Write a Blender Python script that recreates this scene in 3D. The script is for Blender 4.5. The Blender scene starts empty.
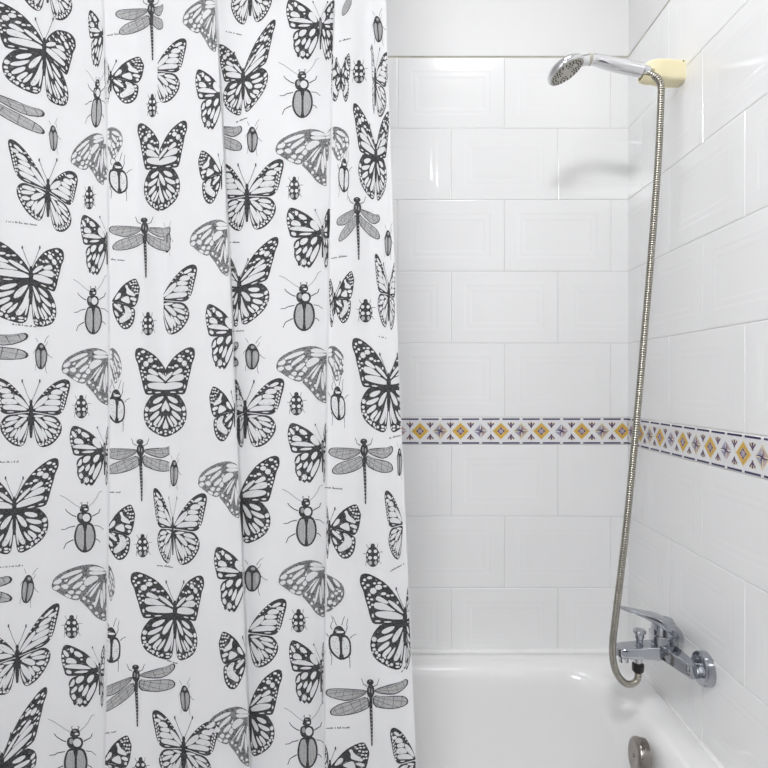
import bpy, bmesh, math, random
import numpy as np
from mathutils import Vector, Matrix
from mathutils.geometry import tessellate_polygon

random.seed(7)
scene = bpy.context.scene
COL = scene.collection
F, CX, CY, CAMZ = 586.0, 388.0, 384.0, 1.30
D = 1.65                       # back wall distance
XR = 0.676                     # right wall
S = F / D
XL, YF, ZC = -0.98, -1.05, 2.62


def at(px, py, d):
    return Vector(((px - CX) / F * d, d, CAMZ + (CY - py) / F * d))


# ------------------------------------------------------------------ materials
def mat(name, color, rough=0.5, metal=0.0, noise=0.0, nscale=40.0, bump=0.0, bscale=80.0,
        coat=0.0, spec=0.5, sss=0.0, dark=None):
    m = bpy.data.materials.new(name)
    m.use_nodes = True
    nt = m.node_tree
    b = nt.nodes['Principled BSDF']
    b.inputs['Roughness'].default_value = rough
    b.inputs['Metallic'].default_value = metal
    b.inputs['Coat Weight'].default_value = coat
    b.inputs['Coat Roughness'].default_value = 0.06
    b.inputs['Specular IOR Level'].default_value = spec
    tc = nt.nodes.new('ShaderNodeTexCoord')
    nz = nt.nodes.new('ShaderNodeTexNoise')
    nz.inputs['Scale'].default_value = nscale
    nz.inputs['Detail'].default_value = 3.0
    nt.links.new(tc.outputs['Object'], nz.inputs['Vector'])
    rp = nt.nodes.new('ShaderNodeValToRGB')
    c = Vector(color)
    c2 = Vector(dark) if dark else c * (1 - noise)
    rp.color_ramp.elements[0].position = 0.3
    rp.color_ramp.elements[1].position = 0.7
    rp.color_ramp.elements[0].color = (c2[0], c2[1], c2[2], 1)
    rp.color_ramp.elements[1].color = (c[0], c[1], c[2], 1)
    nt.links.new(nz.outputs['Fac'], rp.inputs['Fac'])
    nt.links.new(rp.outputs['Color'], b.inputs['Base Color'])
    if bump > 0:
        n2 = nt.nodes.new('ShaderNodeTexNoise')
        n2.inputs['Scale'].default_value = bscale
        nt.links.new(tc.outputs['Object'], n2.inputs['Vector'])
        bp = nt.nodes.new('ShaderNodeBump')
        bp.inputs['Strength'].default_value = bump
        bp.inputs['Distance'].default_value = 0.002
        nt.links.new(n2.outputs['Fac'], bp.inputs['Height'])
        nt.links.new(bp.outputs['Normal'], b.inputs['Normal'])
    return m


def translucent(m, amount):
    nt = m.node_tree
    b = nt.nodes['Principled BSDF']
    out = nt.nodes['Material Output']
    tr = nt.nodes.new('ShaderNodeBsdfTranslucent')
    mx = nt.nodes.new('ShaderNodeMixShader')
    mx.inputs[0].default_value = amount
    src = b.inputs['Base Color'].links[0].from_socket
    nt.links.new(src, tr.inputs['Color'])
    nt.links.new(b.outputs[0], mx.inputs[1])
    nt.links.new(tr.outputs[0], mx.inputs[2])
    nt.links.new(mx.outputs[0], out.inputs['Surface'])


M_TILE = mat('white_glazed_tile', (0.89, 0.892, 0.892), 0.14, 0, 0.012, 6, 0.035, 14, spec=0.5)
M_GROUT = mat('pale_grout', (0.74, 0.735, 0.715), 0.8, 0, 0.15, 30)
M_EDGE = mat('stained_grout', (0.50, 0.48, 0.40), 0.8, 0, 0.25, 25)
M_PAINT = mat('white_wall_paint', (0.84, 0.84, 0.84), 0.55, 0, 0.01, 10, 0.05, 60)
M_CEIL = mat('ceiling_paint', (0.84, 0.84, 0.84), 0.7, 0, 0.01, 10)
M_FLOOR = mat('grey_floor_tile', (0.50, 0.50, 0.505), 0.35, 0, 0.15, 12)
M_DOOR = mat('added_door_paint', (0.07, 0.07, 0.075), 0.4, 0, 0.1, 20)  # for the added door that darkens the chrome reflections
M_FRONT = mat('grey_wall_paint', (0.24, 0.24, 0.25), 0.6, 0, 0.05, 10)
M_TUB = mat('white_tub_enamel', (0.88, 0.878, 0.878), 0.12, 0, 0.01, 5, coat=0.3)
M_CAULK = mat('white_silicone', (0.90, 0.90, 0.89), 0.4, 0, 0.04, 30)
M_CHROME = mat('polished_chrome', (0.45, 0.465, 0.50), 0.07, 1.0, 0.04, 20)
M_CHROME2 = mat('worn_chrome', (0.66, 0.67, 0.69), 0.12, 1.0, 0.08, 60)
M_HANDLE = mat('mirror_chrome', (0.72, 0.72, 0.73), 0.09, 1.0, 0.0, 20)
M_NICKEL = mat('brushed_nickel', (0.34, 0.31, 0.285), 0.24, 1.0, 0.12, 40)
M_HOSE = mat('steel_hose', (0.50, 0.475, 0.415), 0.22, 1.0, 0.15, 50)
M_GROOVE = mat('dark_hose_groove', (0.13, 0.12, 0.095), 0.6, 0.6, 0.2, 50)  # dark rib gaps put into the colour so the ribs stand out
M_BLACK = mat('black_rubber', (0.012, 0.010, 0.009), 0.45, 0, 0.2, 40)
M_CREAM = mat('aged_cream_plastic', (0.88, 0.81, 0.56), 0.4, 0, 0.10, 25, dark=(0.86, 0.77, 0.49))
M_FACE = mat('grey_spray_face', (0.50, 0.48, 0.42), 0.4, 0, 0.08, 60)
M_NOZ = mat('dark_nozzle_rubber', (0.06, 0.055, 0.045), 0.6, 0, 0.2, 60)
M_SCREW = mat('dark_screw', (0.22, 0.17, 0.08), 0.5, 0.3, 0.2, 60)
M_ROD = mat('white_rod_enamel', (0.80, 0.80, 0.80), 0.3, 0, 0.02, 20)
M_CLOTH = mat('white_polyester_cloth', (0.745, 0.747, 0.757), 0.75, 0, 0.015, 30, 0.06, 500, spec=0.2)
M_INK = mat('black_print_ink', (0.098, 0.098, 0.100), 0.75, 0, 0.0, 420, spec=0.2, dark=(0.022, 0.022, 0.023))
M_INK2 = mat('soft_black_print_ink', (0.34, 0.34, 0.345), 0.75, 0, 0.0, 420, spec=0.2, dark=(0.05, 0.05, 0.05))
M_INK3 = mat('mid_grey_print_ink', (0.47, 0.47, 0.475), 0.75, 0, 0.0, 1100, spec=0.2, dark=(0.25, 0.25, 0.25))
M_INK4 = mat('pale_grey_print_ink', (0.58, 0.58, 0.585), 0.75, 0, 0.0, 700, spec=0.2, dark=(0.32, 0.32, 0.32))
for _m in (M_CLOTH, M_INK, M_INK2, M_INK3, M_INK4):
    translucent(_m, 0.20)


# ------------------------------------------------------------------ helpers
def link(name, me, mats, parent=None, smooth=None):
    for m in (mats if isinstance(mats, (list, tuple)) else [mats]):
        me.materials.append(m)
    o = bpy.data.objects.new(name, me)
    COL.objects.link(o)
    if parent:
        o.parent = parent
    return o


def from_bm(name, bm, mats, parent=None, smooth=True, angle=40):
    bmesh.ops.recalc_face_normals(bm, faces=bm.faces)
    if parent is not None:
        bmesh.ops.translate(bm, verts=bm.verts, vec=-parent.location)
    me = bpy.data.meshes.new(name)
    if smooth:
        for f in bm.faces:
            f.smooth = True
        for e in bm.edges:
            if len(e.link_faces) == 2:
                if e.calc_face_angle(0) > math.radians(angle):
                    e.smooth = False
    bm.to_mesh(me)
    bm.free()
    return link(name, me, mats, parent)


def empty(name, loc):
    o = bpy.data.objects.new(name, None)
    o.location = loc
    o.empty_display_size = 0.05
    COL.objects.link(o)
    return o


def tag(o, label, cat, group=None):
    o['label'] = label
    o['category'] = cat
    if group:
        o['group'] = group
    return o


def struct(o):
    o['kind'] = 'structure'
    return o


def box(bm, x0, x1, y0, y1, z0, z1, mi=0, bevel=0.0, seg=2):
    r = bmesh.ops.create_cube(bm, size=1.0)
    vs = r['verts']
    for v in vs:
        v.co = Vector(((x0 + x1) / 2 + v.co.x * (x1 - x0), (y0 + y1) / 2 + v.co.y * (y1 - y0),
                       (z0 + z1) / 2 + v.co.z * (z1 - z0)))
    fs = {f for v in vs for f in v.link_faces}
    for f in fs:
        f.material_index = mi
    if bevel > 0:
        es = list({e for v in vs for e in v.link_edges})
        bmesh.ops.bevel(bm, geom=es, offset=bevel, segments=seg, affect='EDGES', profile=0.5)


def loft(bm, rings, cap=True, closed=True, mi=0, groove=False):
    """rings: list of lists of points (same count)."""
    vr = [[bm.verts.new(p) for p in r] for r in rings]
    n = len(rings[0])
    for gi, (a, b) in enumerate(zip(vr, vr[1:])):
        for i in range(n if closed else n - 1):
            j = (i + 1) % n
            f = bm.faces.new((a[i], a[j], b[j], b[i]))
            f.material_index = mi if not groove else (1 if gi % 4 == 2 else 0)
    if cap:
        f = bm.faces.new(vr[0]); f.material_index = mi
        f = bm.faces.new(vr[-1]); f.material_index = mi
    return vr


def basis(axis):
    a = Vector(axis).normalized()
    h = Vector((0, 0, 1)) if abs(a.z) < 0.9 else Vector((1, 0, 0))
    u = a.cross(h).normalized()
    w = a.cross(u).normalized()
    return a, u, w


def lathe(bm, origin, axis, prof, n=32, mi=0, cap=True):
    """prof: list of (distance along axis, radius)"""
    a, u, w = basis(axis)
    o = Vector(origin)
    rings = []
    for t, r in prof:
        rings.append([o + a * t + (u * math.cos(2 * math.pi * k / n) + w * math.sin(2 * math.pi * k / n)) * max(r, 1e-5)
                      for k in range(n)])
    return loft(bm, rings, cap, True, mi)


def rrect(w, h, r, n=5):
    """rounded rectangle half sizes w,h, radius r -> 2D points"""
    r = min(r, w * 0.999, h * 0.999)
    pts = []
    for cx, cy, a0 in ((w - r, h - r, 0), (-w + r, h - r, 90), (-w + r, -h + r, 180), (w - r, -h + r, 270)):
        for k in range(n + 1):
            a = math.radians(a0 + 90 * k / n)
            pts.append((cx + r * math.cos(a), cy + r * math.sin(a)))
    return pts


def catmull(pts, m):
    pts = [Vector(p) for p in pts]
    P = [pts[0] * 2 - pts[1]] + pts + [pts[-1] * 2 - pts[-2]]
    out = []
    for i in range(1, len(P) - 2):
        for k in range(m):
            t = k / m
            a, b, c, d = P[i - 1], P[i], P[i + 1], P[i + 2]
            out.append(0.5 * ((2 * b) + (c - a) * t + (2 * a - 5 * b + 4 * c - d) * t * t + (3 * b - a - 3 * c + d) * t ** 3))
    out.append(pts[-1])
    return out


def resample(pts, step):
    L = [0.0]
    for a, b in zip(pts, pts[1:]):
        L.append(L[-1] + (b - a).length)
    n = max(2, int(L[-1] / step))
    out, j = [], 0
    for k in range(n + 1):
        s = L[-1] * k / n
        while j < len(L) - 2 and L[j + 1] < s:
            j += 1
        t = (s - L[j]) / max(1e-9, L[j + 1] - L[j])
        out.append(pts[j].lerp(pts[j + 1], min(1, t)))
    return out


def sweep(bm, pts, radii, n=14, mi=0, cap=True, groove=False):
    rings = []
    t0 = (pts[1] - pts[0]).normalized()
    u = t0.cross(Vector((0, 1, 0.01))).normalized()
    for i, p in enumerate(pts):
        t = (pts[min(i + 1, len(pts) - 1)] - pts[max(i - 1, 0)]).normalized()
        u = (u - t * u.dot(t)).normalized()
        w = t.cross(u)
        r = radii[i] if isinstance(radii, (list, tuple)) else radii
        rings.append([p + (u * math.cos(2 * math.pi * k / n) + w * math.sin(2 * math.pi * k / n)) * r for k in range(n)])
    return loft(bm, rings, cap, True, mi, groove)


# ------------------------------------------------------------------ room shell
def zrow(y):
    return CAMZ + (CY - y) / S


ROWS = [57.3, 128.3, 199.8, 271.4, 343.2, 417.2, 444.8, 516.5, 588.2, 660.0, 731.7, 803.4]
BAND = 5


def tile_face(bm, P, s0, s1, t0, t1, rnd):
    prof = [(0.0004, -0.0016), (0.0010, -0.0005), (0.0028, 0.0), (0.0370, 0.0), (0.0385, -0.0001), (0.0415, -0.0003), (0.0430, -0.0004), (0.0530, -0.0004),
            (0.0545, -0.0005), (0.0575, -0.0007), (0.0590, -0.0008), (0.062, -0.0008)]
    tx, tz = rnd.uniform(-1, 1) * 0.0012, rnd.uniform(-1, 1) * 0.0012
    sc, tcn = (s0 + s1) / 2, (t0 + t1) / 2
    rings = []
    for ins, h in prof:
        rings.append([bm.verts.new(P(s, t, h + tx * (s - sc) + tz * (t - tcn)))
                      for s, t in ((s0 + ins, t0 + ins), (s1 - ins, t0 + ins), (s1 - ins, t1 - ins), (s0 + ins, t1 - ins))])
    for a, b in zip(rings, rings[1:]):
        for i in range(4):
            f = bm.faces.new((a[i], a[(i + 1) % 4], b[(i + 1) % 4], b[i]))
            f.material_index = 1
    f = bm.faces.new(rings[-1])
    f.material_index = 1


def tiled_wall(name, P, s_min, s_max, odd, even, backing):
    bm = bmesh.new()
    rnd = random.Random(hash(name) % 1000 if False else len(name))
    box(bm, *backing, mi=0)
    zt, zb = zrow(ROWS[0]), zrow(ROWS[-1])

    def quad(s0, s1, t0, t1, h, mi):
        f = bm.faces.new([bm.verts.new(P(s, t, h)) for s, t in ((s0, t0), (s1, t0), (s1, t1), (s0, t1))])
        f.material_index = mi
    quad(s_min, s_max, zb, zt, -0.0015, 2)                    # grout bed
    quad(s_min, s_max, zt - 0.001, zt + 0.0042, -0.0002, 3)   # stained top edge of the tiling
    for i in range(len(ROWS) - 1):
        if i == BAND:
            continue
        t1, t0 = zrow(ROWS[i]), zrow(ROWS[i + 1])
        k = i if i < BAND else i - 1
        ph = odd if k % 2 == 0 else even
        n0 = math.floor((s_min - ph) / 0.3)
        s = ph + n0 * 0.3
        while s < s_max - 1e-4:
            tile_face(bm, P, s, s + 0.3, t0, t1, rnd)
            s += 0.3
    o = from_bm(name, bm, [M_PAINT, M_TILE, M_GROUT, M_EDGE], None, smooth=False)
    return struct(o)


def x_of(px):
    return (px - CX) / S


# back wall: s = x, outward normal -y ; right wall: s = distance from the corner, outward -x
tiled_wall('wall_back', lambda s, t, h: Vector((s, D - h, t)), XL, XR, x_of(504.2), x_of(451.2),
           (XL - 0.1, XR + 0.1, D + 0.0040, D + 0.12, 0.0, ZC))
tiled_wall('wall_right', lambda s, t, h: Vector((XR - h, D - s, t)), 0.0, D + 0.2, 0.24, 0.39,
           (XR + 0.0040, XR + 0.12, YF - 0.1, D + 0.12, 0.0, ZC))


def simple_box(name, dims, m):
    bm = bmesh.new()
    box(bm, *dims)
    return struct(from_bm(name, bm, [m], None, smooth=False))


simple_box('wall_left', (XL - 0.1, XL, YF - 0.1, D + 0.12, 0, ZC), M_PAINT)
simple_box('wall_front', (XL - 0.1, XR + 0.12, YF - 0.1, YF, 0, ZC), M_FRONT)
simple_box('floor', (XL - 0.1, XR + 0.12, YF - 0.1, D + 0.12, -0.1, 0), M_FLOOR)
simple_box('ceiling', (XL - 0.1, XR + 0.12, YF - 0.1, D + 0.12, ZC, ZC + 0.1), M_CEIL)
bm = bmesh.new()  # unseen door, added dark for the chrome to reflect
box(bm, -0.62, 0.28, YF - 0.004, YF + 0.03, 0.0, 2.05, 0, 0.004)
box(bm, -0.52, 0.18, YF + 0.025, YF + 0.036, 0.15, 0.95, 0, 0.004)
box(bm, -0.52, 0.18, YF + 0.025, YF + 0.036, 1.10, 1.92, 0, 0.004)
struct(from_bm('added_dark_door_1', bm, [M_DOOR], None, smooth=False))

# ------------------------------------------------------------------ decorative border tiles
M_BWHITE = mat('border_white_glaze', (0.83, 0.825, 0.84), 0.14, 0, 0.02, 40)
M_GOLD = mat('border_gold_glaze', (0.78, 0.47, 0.075), 0.16, 0, 0.0, 220, dark=(0.58, 0.38, 0.10))
M_NAVY = mat('border_navy_glaze', (0.055, 0.05, 0.14), 0.16, 0, 0.0, 200, dark=(0.035, 0.03, 0.08))
M_PLUM = mat('border_plum_glaze', (0.20, 0.12, 0.22), 0.16, 0, 0.0, 300, dark=(0.10, 0.07, 0.13))
M_LILAC = mat('border_lilac_glaze', (0.46, 0.45, 0.55), 0.16, 0, 0.0, 250, dark=(0.34, 0.34, 0.46))
M_PINK = mat('border_pink_glaze', (0.62, 0.46, 0.40), 0.16, 0, 0.0, 250, dark=(0.50, 0.40, 0.40))
M_YEL = mat('border_yellow_glaze', (0.80, 0.70, 0.42), 0.16, 0, 0.0, 250, dark=(0.72, 0.66, 0.50))


def clip_half(poly, f):
    out = []
    n = len(poly)
    for i in range(n):
        a, b = poly[i], poly[(i + 1) % n]
        fa_, fb = f(a), f(b)
        if fa_ >= 0:
            out.append(a)
        if (fa_ >= 0) != (fb >= 0):
            t = fa_ / (fa_ - fb)
            out.append((a[0] + (b[0] - a[0]) * t, a[1] + (b[1] - a[1]) * t))
    return out


def border(name, P, s_min, s_max, gold0):
    bm = bmesh.new()
    t1, t0 = zrow(ROWS[BAND]) - 0.0012, zrow(ROWS[BAND + 1]) + 0.0012
    tm = (t0 + t1) / 2
    u = 1.0 / S
    CELL = 20.2 * u

    def poly(pts, layer, mi):
        pts = clip_half(pts, lambda p: s_max - p[0])
        if len(pts) >= 3:
            pts = clip_half(pts, lambda p: p[0] - s_min)
        if len(pts) < 3:
            return
        f = bm.faces.new([bm.verts.new(P(s, t, 0.0012 + 0.00018 * layer)) for s, t in pts])
        f.material_index = mi

    def local(c, pts, layer, mi):
        poly([(c + x * u, tm + y * u) for x, y in pts], layer, mi)

    # listello tiles, each two cells wide, with a fine joint
    k0 = math.floor((s_min - gold0) / (2 * CELL)) - 1
    k = k0
    while True:
        a = gold0 + (2 * k - 0.5) * CELL + 0.0003
        b = a + 2 * CELL - 0.0006
        k += 1
        if a > s_max:
            break
        a, b = max(a, s_min), min(b, s_max)
        if b - a < 0.002:
            continue
        r = []
        for ins, h in ((0, -0.002), (0.0004, 0.0004), (0.0016, 0.0012)):
            r.append([bm.verts.new(P(s, t, h)) for s, t in ((a + ins, t0 + ins), (b - ins, t0 + ins), (b - ins, t1 - ins), (a + ins, t1 - ins))])
        for q, w in zip(r, r[1:]):
            for i in range(4):
                f = bm.faces.new((q[i], q[(i + 1) % 4], w[(i + 1) % 4], w[i])); f.material_index = 0
        f = bm.faces.new(r[-1]); f.material_index = 0
    i = int(math.floor((s_min - gold0) / CELL)) - 1
    while gold0 + i * CELL < s_max + CELL:
        c = gold0 + i * CELL
        # dashes between centres
        for yy in (11.9, -11.9):
            local(c, [(1.5, yy - 0.75), (18.7, yy - 0.75), (18.7, yy + 0.75), (1.5, yy + 0.75)], 1, 2)
        # sprigs
        for sg in (1, -1):
            local(c + CELL / 2, [(-3.8, sg * 8.4), (0, sg * 2.6), (3.8, sg * 8.4), (1.4, sg * 7.4)][:3], 1, 7)
            for tri in ([(-0.8, 3.2), (0.8, 3.2), (0.9, 8.6), (-0.9, 8.6)], [(-0.5, 4.0), (0.3, 4.4), (-2.6, 8.3), (-3.5, 7.2)],
                        [(0.5, 4.0), (-0.3, 4.4), (2.6, 8.3), (3.5, 7.2)]):
                local(c + CELL / 2, [(x, sg * y) for x, y in tri], 2, 3)
        if i % 2 == 0:
            local(c, [(0, -9.0), (9.0, 0), (0, 9.0), (-9.0, 0)], 1, 7)
            local(c, [(0, -7.9), (7.9, 0), (0, 7.9), (-7.9, 0)], 2, 1)
            local(c, [(-3.6, -0.8), (-0.8, -3.6), (0.8, -3.6), (3.6, -0.8), (3.6, 0.8), (0.8, 3.6), (-0.8, 3.6), (-3.6, 0.8)], 3, 6)
            for q in range(4):
                ca, sa = math.cos(q * math.pi / 2), math.sin(q * math.pi / 2)
                local(c, [(x * ca - y * sa, x * sa + y * ca) for x, y in ((2.0, -1.2), (4.1, 0), (2.0, 1.2))], 4, 2)
                local(c, [(x * ca - y * sa, x * sa + y * ca) for x, y in ((0.6, 0.6), (2.2, 1.4), (1.4, 2.2))], 4, 3)
            local(c, [(-1.1, -1.1), (1.1, -1.1), (1.1, 1.1), (-1.1, 1.1)], 5, 5)
        else:
            local(c, [(0, -8.6), (7.6, 0), (0, 8.6), (-7.6, 0)], 1, 7 if i % 4 == 1 else 0)
            cols = [6, 5, 5, 6]
            for q in range(4):
                ca, sa = math.cos(q * math.pi / 2), math.sin(q * math.pi / 2)
                R = lambda pts: [(x * ca - y * sa, x * sa + y * ca) for x, y in pts]
                local(c, R([(0.3, 0.2), (3.0, 0.5), (6.6, 0.6), (3.6, 3.4), (1.0, 5.6)]), 2, cols[q])
                local(c, R([(0.0, -0.5), (3.5, -1.4), (7.2, -0.2), (3.5, -0.5), (0.0, 0.5)]), 3, 3 if q % 2 else 2)
                local(c, R([(0.2, 0.0), (0.9, 0.3), (2.5, 2.6), (2.0, 3.0)]), 3, 3)
        i += 1
    o = from_bm(name, bm, [M_BWHITE, M_GOLD, M_NAVY, M_PLUM, M_NAVY, M_LILAC, M_PINK, M_YEL], None, smooth=False)
    return struct(o)


border('trim_1', lambda s, t, h: Vector((s, D - h, t)), XL + 0.01, XR - 0.0012, x_of(420.0))
border('trim_2', lambda s, t, h: Vector((XR - h, D - s, t)), 0.0012, D + 0.1, 0.0822)

# ------------------------------------------------------------------ bathtub
TZ = 0.521


def smooth(a, b, x):
    t = max(0.0, min(1.0, (x - a) / (b - a)))
    return t * t * (3 - 2 * t)


def tub_dz(y):
    return 0.024 * smooth(1.42, 1.60, y)


def tub_ring(x0, x1, y0, y1, r, z, n=12, lift=1.0):
    pts = []
    for cx, cy, a0 in ((x1 - r, y1 - r, 0), (x0 + r, y1 - r, 90), (x0 + r, y0 + r, 180), (x1 - r, y0 + r, 270)):
        for k in range(n + 1):
            a = math.radians(a0 + 90 * k / n)
            y = cy + r * math.sin(a)
            pts.append(Vector((cx + r * math.cos(a), y, z + lift * tub_dz(y))))
    # extra points along the long edges keep the loft regular
    return pts


TX0, TX1, TY0, TY1 = -0.972, 0.674, 0.985, 1.648
tub = empty('bathtub', (-0.15, 1.3, 0.0))
bm = bmesh.new()
o_ = [(0.02, 0.0), (0.02, 0.45), (0.0, 0.46), (0.0, TZ - 0.012), (0.004, TZ - 0.003), (0.012, TZ)]
rings = [tub_ring(TX0 + i, TX1 - (i if z > .46 else 0), TY0 + i, TY1 - (i if z > .46 else 0), 0.018, z) for i, z in o_]
rings += [
    tub_ring(TX0 + 0.08, 0.622, TY0 + 0.065, 1.580, 0.16, TZ - 0.001),
    tub_ring(TX0 + 0.09, 0.613, TY0 + 0.075, 1.571, 0.16, TZ - 0.004),
    tub_ring(TX0 + 0.10, 0.604, TY0 + 0.083, 1.563, 0.16, TZ - 0.011),
    tub_ring(TX0 + 0.105, 0.597, TY0 + 0.089, 1.557, 0.16, TZ - 0.022),
    tub_ring(TX0 + 0.11, 0.590, TY0 + 0.093, 1.552, 0.16, TZ - 0.040),
    tub_ring(TX0 + 0.125, 0.579, TY0 + 0.10, 1.545, 0.16, TZ - 0.09),
    tub_ring(TX0 + 0.155, 0.569, TY0 + 0.11, 1.536, 0.16, TZ - 0.15),
    tub_ring(TX0 + 0.20, 0.552, TY0 + 0.125, 1.520, 0.155, TZ - 0.23),
    tub_ring(TX0 + 0.24, 0.530, TY0 + 0.14, 1.505, 0.145, TZ - 0.29, lift=0.5),
    tub_ring(TX0 + 0.27, 0.490, TY0 + 0.16, 1.485, 0.13, TZ - 0.33, lift=0.0),
    tub_ring(TX0 + 0.31, 0.450, TY0 + 0.19, 1.450, 0.11, TZ - 0.352, lift=0.0),
    tub_ring(TX0 + 0.36, 0.400, TY0 + 0.23, 1.410, 0.09, TZ - 0.36, lift=0.0),
    tub_ring(-0.2, 0.1, 1.25, 1.33, 0.03, TZ - 0.364, lift=0.0)]
loft(bm, rings)
from_bm('basin', bm, [M_TUB], tub, smooth=True, angle=60)
# overflow cover on the sloping end wall
oc = Vector((0.5555, 1.312, 0.468))
nrm = Vector((-0.985, 0.06, 0.10)).normalized()
bm = bmesh.new()
lathe(bm, oc - nrm * 0.020, nrm, [(0, 0.0375), (0.012, 0.0385), (0.018, 0.0390), (0.0225, 0.0380), (0.0255, 0.0352), (0.0268, 0.031),
                                   (0.0272, 0.027), (0.0262, 0.022), (0.0262, 0.004)], 48)
lathe(bm, oc + nrm * 0.0060, nrm, [(0, 0.0040), (0.0015, 0.0038), (0.002, 0.0028)], 16)
ov = from_bm('overflow_cover', bm, [M_NICKEL], tub, smooth=True, angle=35)
ov['label'] = 'round brushed nickel overflow cover'
tag(tub, 'white enamel bathtub with rounded rim below the tiled walls', 'bathtub')

# sealant bead between tub and tiles
bm = bmesh.new()
path = [Vector((x, 1.646, TZ + tub_dz(1.645) + 0.003)) for x in np.linspace(-0.95, 0.66, 20)]
sweep(bm, path, 0.0075, 12)
path = [Vector((0.672, y, TZ + tub_dz(y) + 0.003)) for y in np.linspace(1.644, 0.99, 40)]
sweep(bm, path, 0.0075, 12)
struct(from_bm('trim_3', bm, [M_CAULK], None))

# ------------------------------------------------------------------ bath mixer tap
FY = 1.32
fa = empty('bath_mixer_tap', (XR, FY, 0.697))
# body with two swept arms
bm = bmesh.new()
pth = catmull([(0.644, 1.226, 0.697), (0.640, 1.242, 0.697), (0.627, 1.282, 0.703), (0.620, 1.320, 0.705), (0.627, 1.358, 0.703),
               (0.640, 1.398, 0.697), (0.644, 1.414, 0.697)], 6)
rings = []
for i, p in enumerate(pth):
    t = (pth[min(i + 1, len(pth) - 1)] - pth[max(i - 1, 0)]).normalized()
    side = t.cross(Vector((0, 0, 1))).normalized()
    upv = side.cross(t)
    k = abs(p.y - FY) / 0.08
    w = 0.022 - 0.008 * min(1, k)
    h = 0.0140 + 0.0015 * (1 - min(1, k))
    rings.append([p + side * a + upv * b for a, b in rrect(w, h, 0.0045)])
loft(bm, rings)
from_bm('body', bm, [M_CHROME], fa, angle=38)
# spout
bm = bmesh.new()
rings = []
for x, zt, zb, hw in ((0.632, 0.7175, 0.6855, 0.0225), (0.60, 0.7160, 0.6860, 0.0225), (0.56, 0.7130, 0.6880, 0.0220), (0.535, 0.7110, 0.6890, 0.0215),
                      (0.522, 0.7100, 0.6895, 0.0190), (0.515, 0.709, 0.6905, 0.0140), (0.5120, 0.7075, 0.692, 0.008)):
    zc, hh = (zt + zb) / 2, (zt - zb) / 2
    rings.append([Vector((x, FY + a, zc + b)) for a, b in rrect(hw, hh, 0.0035)])
loft(bm, rings)
sp = from_bm('spout', bm, [M_CHROME], fa, angle=38)
bm = bmesh.new()
lathe(bm, (0.529, FY - 0.002, 0.691), (0, 0, -1), [(0, 0.0115), (0.009, 0.0115), (0.0145, 0.011), (0.0145, 0.0085), (0.012, 0.008)], 28)
ob = from_bm('aerator', bm, [M_CHROME2], fa)
# cartridge housing
bm = bmesh.new()
lathe(bm, (0.621, FY, 0.713), (0, 0, 1), [(0, 0.0285), (0.003, 0.0285), (0.005, 0.0272), (0.0235, 0.0268), (0.0250, 0.0255), (0.0265, 0.0266), (0.050, 0.0250), (0.058, 0.020)], 40)
from_bm('cartridge_housing', bm, [M_CHROME], fa, angle=30)
# lever
bm = bmesh.new()
rings = []
for x, zt, zb, hw, rr in ((0.5235, 0.7975, 0.7950, 0.007, 0.001), (0.530, 0.7970, 0.7925, 0.0105, 0.002), (0.548, 0.7935, 0.7865, 0.0130, 0.003), (0.570, 0.7885, 0.7785, 0.0155, 0.004),
                          (0.588, 0.7835, 0.7700, 0.0200, 0.004), (0.595, 0.7820, 0.7655, 0.0235, 0.005), (0.606, 0.7790, 0.7590, 0.0275, 0.006), (0.622, 0.7735, 0.7470, 0.0298, 0.007),
                          (0.640, 0.7640, 0.7330, 0.0285, 0.008), (0.652, 0.7520, 0.7230, 0.0240, 0.009), (0.6590, 0.7420, 0.7190, 0.0170, 0.008), (0.6620, 0.733, 0.721, 0.008, 0.004)):
    zc, hh = (zt + zb) / 2, (zt - zb) / 2
    rings.append([Vector((x, FY + a, zc + b)) for a, b in rrect(hw, hh, rr)])
loft(bm, rings)
from_bm('lever', bm, [M_CHROME], fa, angle=50)
# diverter knob
bm = bmesh.new()
lathe(bm, (0.5650, FY - 0.003, 0.709), (0, 0, 1), [(0, 0.0090), (0.006, 0.0090), (0.007, 0.0072), (0.018, 0.0076), (0.022, 0.0100), (0.031, 0.0105), (0.0325, 0.0138),
                                                   (0.0360, 0.0142), (0.0390, 0.0125), (0.040, 0.006)], 32)
from_bm('diverter_knob', bm, [M_CHROME], fa, angle=35)
# outlet stub and black union nut
bm = bmesh.new()
lathe(bm, (0.563, FY, 0.694), (0, 0, -1), [(0, 0.0105), (0.016, 0.0105), (0.018, 0.0095), (0.030, 0.0085)], 28)
from_bm('shower_outlet', bm, [M_CHROME2], fa)
# wall unions
for yy in (FY - 0.079, FY + 0.079):
    bm = bmesh.new()
    lathe(bm, (0.6775, yy, 0.697), (-1, 0, 0), [(0, 0.0355), (0.014, 0.0358), (0.0180, 0.0345), (0.0205, 0.031), (0.0210, 0.027), (0.0195, 0.022), (0.0195, 0.0145)], 48)
    from_bm('rosette', bm, [M_CHROME], fa, angle=35)
    bm = bmesh.new()
    lathe(bm, (0.659, yy, 0.697), (-1, 0, 0), [(0, 0.0165), (0.0015, 0.0175), (0.0105, 0.0175), (0.012, 0.0165), (0.012, 0.0135), (0.020, 0.0135)], 6)
    lathe(bm, (0.652, yy, 0.697), (-1, 0, 0), [(0, 0.0125), (0.012, 0.0125)], 24)
    from_bm('union_nut', bm, [M_CHROME2], fa, angle=25)
tag(fa, 'chrome bath mixer tap with flat lever and diverter on the right wall', 'tap')

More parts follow.
